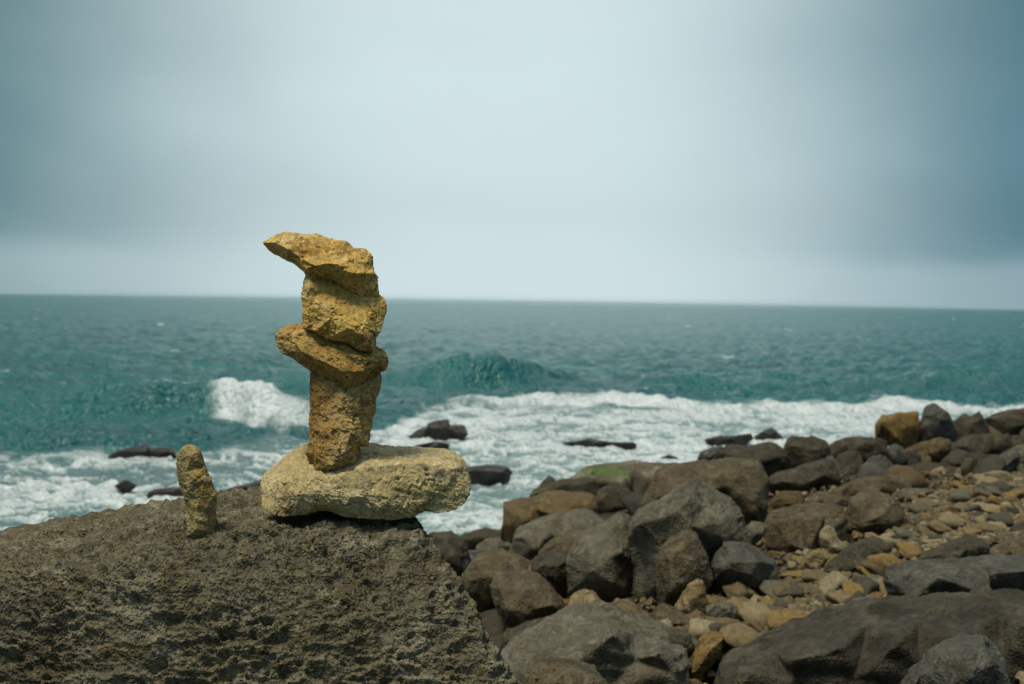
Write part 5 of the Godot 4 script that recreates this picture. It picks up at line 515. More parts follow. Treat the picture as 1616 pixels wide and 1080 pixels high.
# ---------------------------------------------------------------- materials
func make_materials():
	# a grey grain that multiplies the rocks' own colours, and a relief of grains, crumbs and pits
	var s := 1024
	var coarse := noise_image(s, 0.012, 5, 1)
	var grain := noise_image(s, 0.06, 4, 2)
	var cells := cell_image(s, 0.030, 3)
	var pores := cell_image(s, 0.085, 4)
	var col := Image.create(s, s, false, Image.FORMAT_RGB8)
	var rel := Image.create(s, s, false, Image.FORMAT_RGB8)
	for j in s:
		for i in s:
			var a := coarse.get_pixel(i, j).r
			var b := grain.get_pixel(i, j).r
			var p := soft(0.16, 0.02, cells.get_pixel(i, j).r) * soft(0.42, 0.6, a)
			var q := soft(0.16, 0.02, pores.get_pixel(i, j).r) * soft(0.45, 0.62, b)
			var v := 0.80 + 0.30 * (a - 0.5) + 0.32 * (b - 0.5) - 0.22 * p - 0.12 * q
			var t := (a - 0.5) * 0.12
			col.set_pixel(i, j, Color(clampf(v + t * 0.4, 0.0, 1.0), clampf(v, 0.0, 1.0), clampf(v - t, 0.0, 1.0)))
			var h := clampf(0.55 + 0.5 * (a - 0.5) + 0.5 * (b - 0.5) - 0.45 * p - 0.25 * q, 0.0, 1.0)
			rel.set_pixel(i, j, Color(h, h, h))
	col.generate_mipmaps()
	var ct := ImageTexture.create_from_image(col)
	var rt := ImageTexture.create_from_image(rel)
	mats.cairn = rock_material(ct, rt, 3.2, 0.34, 0.93)
	mats.boulder = rock_material(ct, rt, 2.1, 1.6, 0.95)
	mats.rock = rock_material(ct, rt, 1.1, 2.2, 0.9)
	mats.wet = rock_material(ct, rt, 0.5, 2.0, 0.38)
	mats.ground = rock_material(ct, rt, 0.7, 3.0, 0.95)
	mats.pebble = rock_material(ct, rt, 3.0, 0.6, 0.88)
	var water := StandardMaterial3D.new()
	water.albedo_color = Color.WHITE
	water.vertex_color_use_as_albedo = true
	water.roughness = 0.22
	water.metallic_specular = 0.46
	var ripple := noise_image(s, 0.02, 5, 9)
	water.heightmap_enabled = true
	water.heightmap_texture = ImageTexture.create_from_image(ripple)
	water.heightmap_scale = 18.0
	water.uv1_triplanar = true
	water.uv1_world_triplanar = true
	water.uv1_scale = Vector3(0.16, 0.16, 0.3)
	mats.water = water

func noise_image(s: int, freq: float, oct: int, sd: int) -> Image:
	var n := FastNoiseLite.new()
	n.noise_type = FastNoiseLite.TYPE_SIMPLEX_SMOOTH
	n.frequency = freq
	n.fractal_octaves = oct
	n.seed = sd
	var im := n.get_seamless_image(s, s, false, false, 0.1, true)
	im.convert(Image.FORMAT_RGB8)
	return im

func cell_image(s: int, freq: float, sd: int) -> Image:
	var n := FastNoiseLite.new()
	n.noise_type = FastNoiseLite.TYPE_CELLULAR
	n.frequency = freq
	n.fractal_type = FastNoiseLite.FRACTAL_NONE
	n.cellular_return_type = FastNoiseLite.RETURN_DISTANCE
	n.seed = sd
	var im := n.get_seamless_image(s, s, false, false, 0.1, true)
	im.convert(Image.FORMAT_RGB8)
	return im

func rock_material(ct: Texture2D, rt: Texture2D, scale: float, relief: float, rough: float) -> StandardMaterial3D:
	var m := StandardMaterial3D.new()
	m.albedo_texture = ct
	m.vertex_color_use_as_albedo = true
	m.roughness = rough
	m.metallic_specular = 0.35
	m.heightmap_enabled = true
	m.heightmap_texture = rt
	m.heightmap_scale = relief
	m.uv1_triplanar = true
	m.uv1_world_triplanar = true
	m.uv1_scale = Vector3.ONE * scale
	return m

# ---------------------------------------------------------------- rocks
func mixed(p: Vector3, k: Array, f: float, o: float) -> Color:
	var a := n_soft.get_noise_3d(p.x * f + o, p.y * f, p.z * f)
	var b := n_soft.get_noise_3d(p.x * f * 0.7, p.y * f * 0.7 + o, p.z * f * 0.7 + 31.0)
	var g := n_fine.get_noise_3d(p.x * f * 6.0, p.y * f * 6.0, p.z * f * 6.0 + o)
	var c: Color = k[0]
	c = c.lerp(k[1], 0.75 * soft(0.02, 0.45, a + g * 0.3))
	c = c.lerp(k[2], 0.8 * soft(0.08, 0.45, b - g * 0.35))
	return c * (1.0 + 0.25 * g)

func hewn(v: Array, t: Array, rim: int, depth: Vector3, taper: float) -> Array:
	var p := PackedVector3Array()
	for i in range(0, v.size(), 3):
		p.append(Vector3(v[i], v[i + 1], v[i + 2]))
	var tri := PackedInt32Array(t)
	var cen := Vector3.ZERO
	for i in rim: cen += p[i] / rim
	var m0 := p.size()
	var b0 := m0 + rim
	for i in rim: p.append(p[i] + depth * 0.5)
	for i in rim: p.append(cen + (p[i] - cen) * taper + depth)
	p.append(cen + depth * 1.12)
	for k in rim:
		var j := (k + 1) % rim
		tri.append_array([j, k, m0 + k, j, m0 + k, m0 + j, m0 + j, m0 + k, b0 + k, m0 + j, b0 + k, b0 + j, b0 + j, b0 + k, b0 + rim])
	return [p, tri]

func rock_mesh(cv: PackedVector3Array, t: PackedInt32Array, n: int, size: float, layered: bool, kind: Array, sd: float, hero: bool, upright := false, inner := 0, weed := []) -> ArrayMesh:
	var cn := PackedVector3Array()
	cn.resize(cv.size())
	for i in range(0, t.size(), 3):
		var a: int = t[i]
		var b: int = t[i + 1]
		var c: int = t[i + 2]
		var fn := (cv[b] - cv[a]).cross(cv[c] - cv[a])
		if fn.length() < 1e-12: continue
		fn = fn.normalized()
		for k in [[a, b, c], [b, c, a], [c, a, b]]:
			var e := cv[k[1]] - cv[k[0]]
			var g := cv[k[2]] - cv[k[0]]
			cn[k[0]] += fn * e.angle_to(g)
	for i in cn.size():
		cn[i] = cn[i].normalized()
	var pos := PackedVector3Array()
	var nor := PackedVector3Array()
	var idx := PackedInt32Array()
	for i in cv.size():
		pos.append(cv[i])
		nor.append(cn[i])
	var edges := {}
	var inv := 1.0 / n
	var ph := 0.14 if hero else 0.0
	for i in range(0, t.size(), 3):
		var q := [t[i], t[i + 1], t[i + 2]]
		var lookup := PackedInt32Array()
		for r in n + 1:
			for c in n + 1 - r:
				var w := [n - r - c, c, r]
				var id := -1
				if w[0] == n: id = q[0]
				elif w[1] == n: id = q[1]
				elif w[2] == n: id = q[2]
				else:
					var key := -1
					var ka := -1
					var kb := -1
					for z in 3:
						if w[z] == 0:
							ka = (z + 1) % 3
							kb = (z + 2) % 3
							if q[ka] > q[kb]:
								var sw := ka
								ka = kb
								kb = sw
							key = (q[ka] * 4096 + q[kb]) * 64 + w[kb]
					if key >= 0 and edges.has(key):
						id = edges[key]
					else:
						var b0: float = w[0] * inv
						var b1: float = w[1] * inv
						var b2: float = w[2] * inv
						var p: Vector3 = cv[q[0]] * b0 + cv[q[1]] * b1 + cv[q[2]] * b2
						var m: Vector3 = (cn[q[0]] * b0 + cn[q[1]] * b1 + cn[q[2]] * b2).normalized()
						var s := Vector3.ZERO
						s += (p - cn[q[0]] * (p - cv[q[0]]).dot(cn[q[0]])) * b0
						s += (p - cn[q[1]] * (p - cv[q[1]]).dot(cn[q[1]])) * b1
						s += (p - cn[q[2]] * (p - cv[q[2]]).dot(cn[q[2]])) * b2
						id = pos.size()
						pos.append(p.lerp(s, ph))
						nor.append(m)
						if key >= 0: edges[key] = id
				lookup.append(id)
		var row := 0
		for r in n:
			var len_r := n + 1 - r
			for c in n - r:
				idx.append_array([lookup[row + c], lookup[row + len_r + c], lookup[row + c + 1]])
				if c < n - r - 1:
					idx.append_array([lookup[row + c + 1], lookup[row + len_r + c], lookup[row + len_r + c + 1]])
			row += len_r
	# shore rocks are broken, not worn: flat chips taken off at random
	var modelled := inner >= 5
	if not hero:
		var rng := RandomNumberGenerator.new()
		rng.seed = int(sd * 100.0) + 17
		var mid := Vector3.ZERO
		for p in cv: mid += p / cv.size()
		for k in (4 if modelled else 14):
			var cut := Vector3(rng.randfn(), rng.randfn() * 0.8 + 0.2, rng.randfn() + 0.5).normalized()
			var far := 0.0
			for p in cv: far = maxf(far, cut.dot(p - mid))
			var h := far * (rng.randf_range(0.93, 0.99) if modelled else rng.randf_range(0.76, 0.95))
			for i in pos.size():
				var e := cut.dot(pos[i] - mid) - h
				if e > 0.0: pos[i] -= cut * e * 0.97
	# relief
	var col := PackedColorArray()
	col.resize(pos.size())
	var o := sd * 7.31
	var g: float = kind[3]
	for i in pos.size():
		var p := pos[i]
		var d := 0.0
		if hero:
			var am := clampf(size / 0.16, 0.5, 1.0)
			var wv := n_soft.get_noise_3d(p.x * 26.0 + o, p.y * 26.0, p.z * 26.0)
			d += 0.0028 * n_soft.get_noise_3d(p.x * 14.0 + o, p.y * 14.0, p.z * 14.0)
			d += 0.0015 * n_plate.get_noise_3d(p.x * 30.0 + o + wv * 0.6, p.y * 46.0 + p.x * 14.0 + wv * 0.6, p.z * 30.0)
			d += 0.0007 * n_plate.get_noise_3d(p.x * 75.0 + o + wv, p.y * 95.0 + p.x * 30.0, p.z * 75.0)
			d += 0.0024 * n_ridge.get_noise_3d(p.x * 13.0 + o, p.y * 26.0 + p.x * 8.0, p.z * 13.0)
			d += 0.0008 * n_fine.get_noise_3d(p.x * 110.0, p.y * 110.0 + o, p.z * 110.0)
			# a few cracks and pits
			var cr := absf(n_swell.get_noise_3d(p.x * 17.0 + o, p.y * 24.0 + p.x * 9.0 + wv * 0.5, p.z * 17.0))
			d -= 0.0032 * soft(0.045, 0.0, cr)
			if upright: d += 0.0040 * n_ridge.get_noise_3d(p.x * 30.0 + o, p.y * 6.0 + p.x * 3.0, p.z * 30.0)
			var pit := n_cell.get_noise_3d(p.x * 52.0 + o + wv * 0.4, p.y * 70.0, p.z * 52.0) + 1.0
			var where := n_soft.get_noise_3d(p.x * 14.0, p.y * 14.0 + o, p.z * 14.0 + 5.0)
			d -= 0.0065 * soft(0.36, 0.10, pit) * soft(0.12, 0.32, where)
			d *= am
		else:
			var f := 1.0 / size
			var wv := n_soft.get_noise_3d(p.x * f * 3.0 + o, p.y * f * 3.0, p.z * f * 3.0)
			var q := 0.55 if inner >= 5 else 1.0
			d += q * size * 0.024 * n_soft.get_noise_3d(p.x * f * 1.6 + o, p.y * f * 1.6, p.z * f * 1.6)
			d += q * size * 0.020 * g * n_ridge.get_noise_3d(p.x * f * 2.4 + o, p.y * f * 3.8, p.z * f * 2.4)
			d += q * g * size * 0.026 * n_plate.get_noise_3d(p.x * f * 4.0 + o + wv * 0.5, p.y * f * 6.0 + p.x * f * 1.5 + wv * 0.5, p.z * f * 4.0)
			d += size * 0.010 * n_fine.get_noise_3d(p.x * f * 11.0, p.y * f * 11.0 + o, p.z * f * 11.0)
			var cr := absf(n_swell.get_noise_3d(p.x * f * 2.2 + o, p.y * f * 2.8 + wv * 0.4, p.z * f * 2.2))
			d -= size * 0.030 * g * soft(0.045, 0.0, cr)
			if layered:
				var yy := p.y / size * 9.0 + n_soft.get_noise_3d(p.x * f, p.y * f, p.z * f) * 1.5 + p.x / size * 1.2
				d += size * 0.026 * (absf(fposmod(yy, 1.0) - 0.5) * 2.0 - 0.5)
		pos[i] = p + nor[i] * d
		col[i] = mixed(p, kind, 13.0 if hero else 2.6 / size, o)
		if weed:
			var near: float = ((p - weed[0]) * Vector3(0.7, 1.6, 0.6)).length() / weed[1] + 0.8 * n_soft.get_noise_3d(p.x * 7.0, p.y * 7.0, p.z * 7.0)
			col[i] = col[i].lerp(weed[2], 0.8 * soft(1.1, 0.6, near + 0.5 * n_fine.get_noise_3d(p.x * 14.0, p.y * 14.0, p.z * 14.0)))
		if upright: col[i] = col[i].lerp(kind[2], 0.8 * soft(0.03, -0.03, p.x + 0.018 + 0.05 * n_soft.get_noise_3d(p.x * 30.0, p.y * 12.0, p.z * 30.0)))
		if hero: col[i] = col[i] * (1.0 + 0.22 * n_fine.get_noise_3d(p.x * 160.0, p.y * 160.0, p.z * 160.0 + o))
	return finish(pos, col, idx)

func finish(pos: PackedVector3Array, col: PackedColorArray, idx: PackedInt32Array) -> ArrayMesh:
	var nor := PackedVector3Array()
	nor.resize(pos.size())
	for i in range(0, idx.size(), 3):
		var a := idx[i]
		var b := idx[i + 1]
		var c := idx[i + 2]
		var fn := (pos[c] - pos[a]).cross(pos[b] - pos[a])
		nor[a] += fn
		nor[b] += fn
		nor[c] += fn
	for i in nor.size():
		nor[i] = nor[i].normalized()
	var arr := []
	arr.resize(Mesh.ARRAY_MAX)
	arr[Mesh.ARRAY_VERTEX] = pos
	arr[Mesh.ARRAY_NORMAL] = nor
	arr[Mesh.ARRAY_COLOR] = col
	arr[Mesh.ARRAY_INDEX] = idx
	var m := ArrayMesh.new()
	m.add_surface_from_arrays(Mesh.PRIMITIVE_TRIANGLES, arr)
	return m

func place(d: Array, n: int, dy: float, group: String, category: String):
	var hero := category == "stone"
	var kind: Array = KINDS[d[2]]
	var rough := hewn(d[9], d[10], d[7], d[8], 0.86 if hero else 0.8)
	var m := rock_mesh(rough[0], rough[1], n, d[4], d[5] == 1, kind, float(names.size() + names.get(d[0], 0) * 3), hero, d[2] == "column", d[9].size() / 3 - d[7], [WEED[d[2]][0] - d[3], WEED[d[2]][1], WEED[d[2]][2]] if WEED.has(d[2]) and names.get("weed_" + d[2], 0) == 0 else [])
	if WEED.has(d[2]): names["weed_" + d[2]] = 1
	var o := put(d[0], m, mats.cairn if hero else mats.wet if d[2] == "wet" else mats.rock, d[3] + Vector3(0, dy, 0))
	tag(o, d[1], category, group)

# ---------------------------------------------------------------- the foreground boulder
func build_boulder():
	var c := Vector3(-0.5, 2.3, -2.25)
	var planes := []
	for q in [
		[Vector3(-0.10, 1.0, 0.0), Vector3(-0.336, 3.062, -1.98)],
		[Vector3(-0.21, 1.0, -0.02), Vector3(-0.80, 3.012, -2.2)],
		[Vector3(0.0252, 0.1856, 0.1303), Vector3(-0.183, 3.073, -1.978)],
		[Vector3(0.02, 0.24, 0.97), Vector3(-0.45, 2.905, -1.765)],
		[Vector3(0.3022, 0.1216, -0.1317), Vector3(-0.1805, 3.0691, -1.9840)],
		[Vector3(0.8, -0.1, 0.5), Vector3(0.16, 2.6, -1.5)],
		[Vector3(0.05, 0.35, -1.0), Vector3(-0.5, 3.0, -2.42)],
		[Vector3(-1.0, 0.25, 0.05), Vector3(-1.75, 2.6, -2.2)],
		[Vector3(0.0, -1.0, 0.0), Vector3(-0.5, 1.35, -2.2)]]:
		var nn: Vector3 = q[0].normalized()
		planes.append([nn, nn.dot(q[1] - c)])
	var pos := PackedVector3Array()
	var col := PackedColorArray()
	var idx := PackedInt32Array()
	var k := [Color(0.175, 0.156, 0.098), Color(0.31, 0.285, 0.20), Color(0.10, 0.08, 0.043), 1.0]
	var tilt := Basis(Vector3.RIGHT, deg_to_rad(45.0))
	var sides := [[Vector3.UP, 600], [Vector3.DOWN, 60], [Vector3.RIGHT, 200], [Vector3.LEFT, 140], [Vector3.BACK, 160], [Vector3.FORWARD, 160]]
	for s in sides:
		var ax: Vector3 = s[0]
		var u := Vector3(ax.y, ax.z, ax.x)
		var w := ax.cross(u)
		var n: int = s[1]
		var base := pos.size()
		for j in n + 1:
			for i in n + 1:
				var d: Vector3 = tilt * (ax + u * tan((i / float(n) - 0.5) * PI / 2.0) + w * tan((j / float(n) - 0.5) * PI / 2.0)).normalized()
				var acc := 0.0
				for pl in planes:
					var dn: float = pl[0].dot(d)
					if dn > 0.02:
						acc += pow(dn / pl[1], 34.0)
				var r := pow(acc, -1.0 / 34.0)
				var p := c + d * r
				# weathered limestone: broad lumps, ragged ridges, solution pits
				var wh := n_soft.get_noise_3d(p.x * 5.0 + 40.0, p.y * 5.0, p.z * 5.0)
				var b := 0.020 * n_soft.get_noise_3d(p.x * 3.5, p.y * 3.5, p.z * 3.5)
				b += 0.015 * n_ridge.get_noise_3d(p.x * 9.0, p.y * 16.0, p.z * 9.0)
				b += (0.0095 * soft(-0.3, 0.25, wh) + 0.002) * n_ridge.get_noise_3d(p.x * 15.0 + 7.0, p.y * 34.0, p.z * 18.0)
				b += 0.0018 * n_ridge.get_noise_3d(p.x * 55.0 + 9.0, p.y * 120.0, p.z * 60.0)
				b += 0.0016 * n_fine.get_noise_3d(p.x * 80.0, p.y * 110.0, p.z * 80.0)
				var wp := p + Vector3(0.035, 0.014, 0.03) * n_soft.get_noise_3d(p.x * 22.0, p.y * 22.0 + 8.0, p.z * 22.0)
				var p1 := n_cell.get_noise_3d(wp.x * 27.0, wp.y * 50.0, wp.z * 34.0) + 1.0
				var p2 := n_cell.get_noise_3d(p.x * 46.0 + 3.0, p.y * 80.0, p.z * 52.0) + 1.0
				b -= 0.015 * soft(0.40, 0.08, p1) * soft(-0.15, 0.2, wh)
				b -= 0.006 * soft(0.36, 0.10, p2) * soft(-0.1, 0.25, -wh)
				pos.append(p + d * b)
				var cc := mixed(p, k, 6.0, 3.0)
				var oc := n_soft.get_noise_3d(p.x * 9.0, p.y * 9.0, p.z * 9.0 + 77.0)
				cc = cc.lerp(Color(0.19, 0.145, 0.06), 0.4 * soft(0.2, 0.45, oc))
				var fleck := n_fine.get_noise_3d(p.x * 130.0, p.y * 160.0, p.z * 130.0)
				cc = cc.lerp(Color(0.42, 0.40, 0.30), 0.45 * soft(0.22, 0.5, fleck + 0.3 * wh)) * (1.0 + 0.14 * fleck)
				col.append(cc)
		for j in n:
			for i in n:
				var q := base + j * (n + 1) + i
				idx.append_array([q, q + n + 1, q + 1, q + 1, q + n + 1, q + n + 2])
	# all faces wind the same way: turn those of the sides that came out inside out
	var at := 0
	for s in sides:
		var count: int = s[1] * s[1] * 6
		var a := pos[idx[at]]
		var fn := (pos[idx[at + 2]] - a).cross(pos[idx[at + 1]] - a)
		if fn.dot(a - c) < 0.0:
			for i in range(at, at + count, 3):
				var sw := idx[i + 1]
				idx[i + 1] = idx[i + 2]
				idx[i + 2] = sw
		at += count
	for i in pos.size():
		pos[i] -= Vector3(-0.5, 1.35, -2.2)
	var o := put("boulder", finish(pos, col, idx), mats.boulder, Vector3(-0.5, 1.35, -2.2))
	tag(o, "huge dark pitted foreground boulder that carries the stacked cairn", "boulder")

# ---------------------------------------------------------------- ground
func build_ground():
	var nx := 300
	var nz := 380
	var pos := PackedVector3Array()
	var col := PackedColorArray()
	var idx := PackedInt32Array()
	var k := [Color(0.075, 0.06, 0.038), Color(0.115, 0.092, 0.058), Color(0.045, 0.036, 0.025), 1.0]
	for j in nz + 1:
		for i in nx + 1:
			var x := -9.0 + 25.0 * i / nx
			var z := -27.0 + 32.0 * j / nz
			var y := ground_at(x, z)
			y += 0.05 * n_soft.get_noise_2d(x * 1.5, z * 1.5) + 0.05 * (n_cell.get_noise_2d(x * 3.0, z * 3.0) + 0.5) + 0.015 * n_fine.get_noise_2d(x * 12.0, z * 12.0)
			pos.append(Vector3(x, y, z))
			col.append(mixed(Vector3(x, y, z), k, 2.5, 1.0))
	for j in nz:
		for i in nx:
			var q := j * (nx + 1) + i
			idx.append_array([q, q + 1, q + nx + 1, q + 1, q + nx + 2, q + nx + 1])
	tag(put("ground", finish(pos, col, idx), mats.ground, Vector3.ZERO), "dark stony ground of the shore sloping down to the surf", "ground", "", "structure")

# ---------------------------------------------------------------- sea
# breakers: x from, x to, z of the crest, height, length of the face, share broken into foam from x
const BREAKERS := [
	[-12.8, -5.0, -28.2, 0.95, 1.45, -10.1, -4.0],
	[-5.0, 2.0, -42.0, 1.2, 1.9, 99.0, 99.0],
	[5.0, 10.5, -43.0, 0.5, 2.6, 99.0, 99.0],
	[18.0, 25.0, -46.0, 0.55, 3.0, 99.0, 99.0],
	[-4.5, 30.0, -34.5, 0.22, 1.6, -1.0, 40.0],
]
func surf_edge(x: float) -> float:
	if x < -7.5: return 22.6
	if x < -4.0: return lerpf(22.6, 26.0, (x + 7.5) / 3.5)
	if x < -2.5: return lerpf(26.0, 33.0, (x + 4.0) / 1.5)
	return lerpf(33.0, 36.5, clampf((x + 2.5) / 22.0, 0.0, 1.0))

func build_sea():
	var rows := 560
	var ts := PackedFloat32Array()
	for i in 41: ts.append(-1.7 + i * 0.027)
	for i in 760: ts.append(-0.62 + (i + 0.5) * 1.24 / 760.0)
	for i in 41: ts.append(0.62 + i * 0.027)
	var cols := ts.size()
	var pos := PackedVector3Array()
	var col := PackedColorArray()
	var idx := PackedInt32Array()
	var deep := Color(0.006, 0.088, 0.100)
	var shallow := Color(0.010, 0.140, 0.138)
	var white := Color(0.58, 0.65, 0.68)
	for j in rows:
		var inv := lerpf(1.0 / 9.0, 1.0 / 9000.0, j / float(rows - 1))
		var dist := 1.0 / inv
		var keep := clampf(1.0 - dist / 1500.0, 0.15, 1.0)
		for i in cols:
			var x := ts[i] * dist
			var z := -dist
			# wind sea: crests lie along the shore
			var h := 0.26 * n_soft.get_noise_2d(x * 0.10, z * 0.20) + 0.22 * (1.0 - absf(n_soft.get_noise_2d(x * 0.22 + 50.0, z * 0.42)) * 3.0)
			h += 0.05 * n_fine.get_noise_2d(x * 0.7, z * 1.3)
			h *= keep
			var se := surf_edge(x)
			var inside := soft(se + 0.6, se - 2.0, dist)
			h = lerpf(h, h * 0.35, inside)
			var foam := 0.0
			var wob := n_swell.get_noise_2d(x * 0.16, 3.0)
			for b in BREAKERS:
				if x < b[0] - 2.0 or x > b[1] + 2.0: continue
				var along := soft(b[0] - 1.5, b[0] + 1.2, x) * soft(b[1] + 1.5, b[1] - 1.8, x)
				if b[5] > 50.0: along = pow(sin(PI * clampf((x - b[0] + 1.0) / (b[1] - b[0] + 2.0), 0.0, 1.0)), 0.8)
				var zc: float = b[2] + wob * 2.6
				var t := (z - zc) / float(b[4])
				var prof := 0.0
				if t > 0.0: prof = soft(1.0, 0.0, t)
				else: prof = exp(-t * t * 0.35)
				var lift: float = b[3] * along * prof * clampf(1.0 + (0.8 if b[6] < 50.0 and b[6] > 30.0 else 0.15) * n_swell.get_noise_2d(x * 0.20, 7.0 + b[2]), 0.25, 1.5)
				h += lift
				var broken := soft(float(b[5]) - 0.5, float(b[5]) + 0.5, x + wob - 0.9 * t + 0.7 * n_soft.get_noise_2d(x * 0.6, z * 0.8)) * soft(float(b[6]) + 0.5, float(b[6]) - 0.5, x)
				foam = maxf(foam, 0.85 * along * soft(float(b[5]) - 2.6, float(b[5]) - 0.3, x) * soft(0.16, 0.02, absf(t + 0.06)) * soft(-0.25, 0.2, n_soft.get_noise_2d(x * 1.1, z * 1.5 + 4.0)))
				if broken > 0.0:
					var tumble := along * broken * soft(-0.7, -0.1, t) * soft(1.2, 0.6, t + wob * 0.5 + 0.5 * n_soft.get_noise_2d(x * 0.9, z * 0.9 + 70.0))
					foam = maxf(foam, tumble)
					h += tumble * 0.15 * (0.1 + n_soft.get_noise_2d(x * 0.7, z * 0.9) + 0.25 * n_fine.get_noise_2d(x * 2.2, z * 2.2))
				else:
					# a feather of white along a crest about to break
					foam = maxf(foam, along * soft(0.09, 0.0, absf(t + 0.04)) * soft(0.15, 0.4, n_soft.get_noise_2d(x * 0.5, 9.0)) * 0.6)
			# lace of foam inside the surf
			var wx := x + 1.1 * n_soft.get_noise_2d(x * 0.35, z * 0.35 + 20.0)
			var wz := z + 0.8 * n_soft.get_noise_2d(x * 0.35 + 60.0, z * 0.35)
			var lace := 1.0 - absf(n_soft.get_noise_2d(wx * 0.36, wz * 0.95)) * 2.6
			lace = 0.6 * lace + 0.4 * (1.0 - absf(n_soft.get_noise_2d(wx * 1.2 + 11.0, wz * 2.6)) * 2.6)
			var patch := n_soft.get_noise_2d(x * 0.13 + 5.0, z * 0.30)
			var dens := lerpf(0.46, 0.68, soft(-7.0, 0.5, x)) + 0.8 * patch
			dens -= 0.32 * soft(16.5, 13.0, dist)
			var fl := soft(0.86 - dens, 1.34 - dens, lace + 0.10 * n_fine.get_noise_2d(x * 4.0, z * 6.0)) * inside
			h += inside * fl * 0.10 * (0.5 + n_soft.get_noise_2d(x * 1.4, z * 1.8))
			foam = maxf(foam, fl * 0.96)
			# white horses farther out
			if dist > 30.0 and dist < 900.0:
				var wc := n_soft.get_noise_2d(x * 0.09 + 90.0, z * 0.22) + 0.3 * n_fine.get_noise_2d(x * 0.5, z * 0.9)
				foam = maxf(foam, 0.7 * soft(0.68, 0.80, wc))
			var streak := n_soft.get_noise_2d(x * 0.05, z * 0.12 + 33.0)
			var c := deep.lerp(shallow, clampf(0.35 + streak * 0.9, 0.0, 1.0))
			c = c.lerp(Color(0.30, 0.40, 0.41), inside * lerpf(0.30, 0.55, soft(-6.0, 1.0, x)))
			c = c.lerp(white, clampf(foam, 0.0, 1.0))
			pos.append(Vector3(x, h - 0.12 * keep, z))
			col.append(c)
	for j in rows - 1:
		for i in cols - 1:
			var q := j * cols + i
			idx.append_array([q, q + cols, q + 1, q + 1, q + cols, q + cols + 1])
	tag(put("sea", finish(pos, col, idx), mats.water, Vector3.ZERO), "teal sea with breaking waves and white surf reaching to the horizon", "sea", "", "structure")

# ---------------------------------------------------------------- pebbles and gravel
func pebble_mesh(rng: RandomNumberGenerator, cuts: int, sub: int) -> ArrayMesh:
	# a rounded stone: a ball cut by random planes
	var planes := []
	for k in cuts:
		var d := Vector3(rng.randfn(), rng.randfn(), rng.randfn()).normalized()
		planes.append([d, rng.randf_range(0.38, 0.78)])
	var pos := PackedVector3Array()
	var col := PackedColorArray()
	var idx := PackedInt32Array()
	var o := rng.randf() * 100.0
	var rows := sub
	var cols := sub * 2
	for j in rows + 1:
		for i in cols:
			var th := PI * j / rows
			var ph := TAU * i / cols
			var d := Vector3(sin(th) * cos(ph), cos(th), sin(th) * sin(ph))
			var acc := 1.0
			for pl in planes:
				var dn: float = pl[0].dot(d)
				if dn > 0.05: acc += pow(dn / pl[1], 60.0)
			var r := pow(acc, -1.0 / 60.0) * (1.0 + 0.20 * n_soft.get_noise_3d(d.x * 1.5 + o, d.y * 1.5, d.z * 1.5) + 0.05 * n_ridge.get_noise_3d(d.x * 2.5 + o, d.y * 2.5, d.z * 2.5))
			pos.append(d * r)
			var g := 1.0 + 0.3 * n_soft.get_noise_3d(d.x * 2.0, d.y * 2.0 + o, d.z * 2.0)
			col.append(Color(g, g, g))
	for j in rows:
		for i in cols:
			var a := j * cols + i
			var b := j * cols + (i + 1) % cols
			idx.append_array([a, b, a + cols, b, b + cols, a + cols])
	return finish(pos, col, idx)

func tinted(c: Color) -> StandardMaterial3D:
	var m: StandardMaterial3D = mats.pebble.duplicate()
	m.albedo_color = c.linear_to_srgb()
	return m

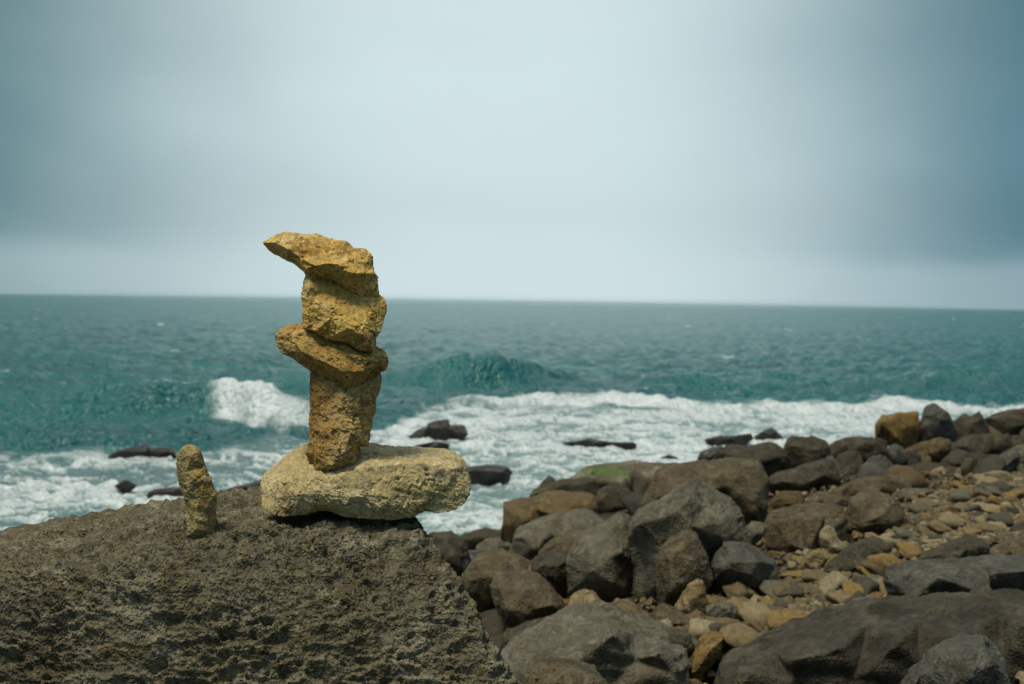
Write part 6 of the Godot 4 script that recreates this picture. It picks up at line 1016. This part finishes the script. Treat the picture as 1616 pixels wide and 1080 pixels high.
func scatter():
	var rng := RandomNumberGenerator.new()
	rng.seed = 4242
	var shapes := []
	for k in 12: shapes.append(pebble_mesh(rng, 8 + k % 5, 12))
	var tints := []
	for c in [Color(0.26, 0.205, 0.105), Color(0.32, 0.26, 0.145), Color(0.20, 0.155, 0.08), Color(0.16, 0.13, 0.078), Color(0.16, 0.15, 0.115), Color(0.36, 0.31, 0.19), Color(0.20, 0.14, 0.07), Color(0.28, 0.19, 0.07), Color(0.10, 0.09, 0.062)]:
		tints.append(tinted(c))
	var looks := ["tan", "light tan", "brown", "dull brown", "grey", "cream", "reddish brown", "ochre", "dark"]
	var spots := []
	for zone in [[PEBBLES_NEAR, 190, 0.03, 0.10, 0], [PEBBLES_FAR, 110, 0.032, 0.10, 1]]:
		var poly: PackedVector2Array = zone[0]
		var box := Rect2(poly[0], Vector2.ZERO)
		for p in poly: box = box.expand(p)
		var made := 0
		while made < zone[1]:
			var p := box.position + Vector2(rng.randf() * box.size.x, rng.randf() * box.size.y)
			if not Geometry2D.is_point_in_polygon(p, poly): continue
			spots.append([p, lerpf(zone[2], zone[3], pow(rng.randf(), 1.8)), zone[4]])
			made += 1
	for s in spots:
		var flat := rng.randf_range(0.5, 0.9)
		var r: float = s[1]
		var b := Basis(Vector3.UP, rng.randf() * TAU) * Basis(Vector3.RIGHT, rng.randfn() * 0.3) * Basis.from_scale(Vector3(r * rng.randf_range(0.8, 1.5), r * flat, r))
		var tone := rng.randi() % tints.size()
		var o := put("pebble", shapes[rng.randi() % shapes.size()], tints[tone], Vector3(s[0].x, ground_at(s[0].x, s[0].y) + r * flat * 0.75 + 0.015, s[0].y))
		o.basis = b
		if s[2] == 0: tag(o, "loose %s pebble in the patch above the long bottom ledge" % looks[tone], "pebble", "pebbles below the boulders")
		else: tag(o, "loose %s pebble on the slope behind the long beam-like rock" % looks[tone], "pebble", "pebbles on the right-hand slope")
	# broken stones that fill the gaps of the shore
	var gap_tints := []
	for c in [Color(0.085, 0.075, 0.055), Color(0.06, 0.055, 0.045), Color(0.11, 0.085, 0.05), Color(0.10, 0.097, 0.082), Color(0.15, 0.11, 0.055)]:
		gap_tints.append(tinted(c))
	var boxg := Rect2(SHORE_GAPS[0], Vector2.ZERO)
	for p in SHORE_GAPS: boxg = boxg.expand(p)
	var stones := 0
	while stones < 230:
		var p := boxg.position + Vector2(rng.randf() * boxg.size.x, rng.randf() * boxg.size.y)
		if not Geometry2D.is_point_in_polygon(p, SHORE_GAPS): continue
		var gy := ground_at(p.x, p.y)
		stones += 1
		if gy < -0.1: continue
		var r := lerpf(0.06, 0.20, pow(rng.randf(), 1.6)) * lerpf(0.8, 1.5, clampf((-p.y - 5.0) / 10.0, 0.0, 1.0))
		var tone := rng.randi() % gap_tints.size()
		var o := put("broken_stone", shapes[rng.randi() % shapes.size()], gap_tints[tone], Vector3(p.x, gy + r * 0.18, p.y))
		o.basis = Basis(Vector3.UP, rng.randf() * TAU) * Basis(Vector3.RIGHT, rng.randfn() * 0.5) * Basis.from_scale(Vector3(r * rng.randf_range(0.8, 1.4), r * rng.randf_range(0.65, 1.05), r))
		tag(o, "small %s broken stone wedged low between the big shore rocks" % ["olive-grey", "dark", "brown", "grey", "ochre-brown"][tone], "stone", "broken stones between the shore rocks")
	# gravel: small stones without number between the pebbles and rocks
	for part in [[PEBBLES_NEAR, 5200, 0.012, 0.04, "small gravel packed between the pebbles above the long bottom ledge"], [PEBBLES_FAR, 5200, 0.014, 0.045, "small gravel covering the slope at the right behind the beam-like rock"]]:
		var poly: PackedVector2Array = part[0]
		var box := Rect2(poly[0], Vector2.ZERO)
		for p in poly: box = box.expand(p)
		box = box.grow(0.5)
		var mm := MultiMesh.new()
		mm.transform_format = MultiMesh.TRANSFORM_3D
		mm.use_colors = true
		mm.mesh = shapes[3]
		mm.instance_count = part[1]
		for k in part[1]:
			var p := box.position + Vector2(rng.randf() * box.size.x, rng.randf() * box.size.y)
			var tries := 0
			while not Geometry2D.is_point_in_polygon(p, poly) and tries < 6:
				p = box.position + Vector2(rng.randf() * box.size.x, rng.randf() * box.size.y)
				tries += 1
			var r := lerpf(part[2], part[3], pow(rng.randf(), 2.0))
			var b := Basis(Vector3.UP, rng.randf() * TAU) * Basis(Vector3.RIGHT, rng.randfn() * 0.5) * Basis.from_scale(Vector3(r * rng.randf_range(0.8, 1.5), r * rng.randf_range(0.4, 0.8), r))
			mm.set_instance_transform(k, Transform3D(b, Vector3(p.x, ground_at(p.x, p.y) + r * 0.45 + 0.02, p.y)))
			var t: StandardMaterial3D = tints[rng.randi() % tints.size()]
			mm.set_instance_color(k, t.albedo_color.srgb_to_linear())
		var g := MultiMeshInstance3D.new()
		g.name = numbered("gravel")
		g.multimesh = mm
		g.material_override = mats.pebble
		add_child(g, true)
		tag(g, part[4], "gravel", "", "stuff")
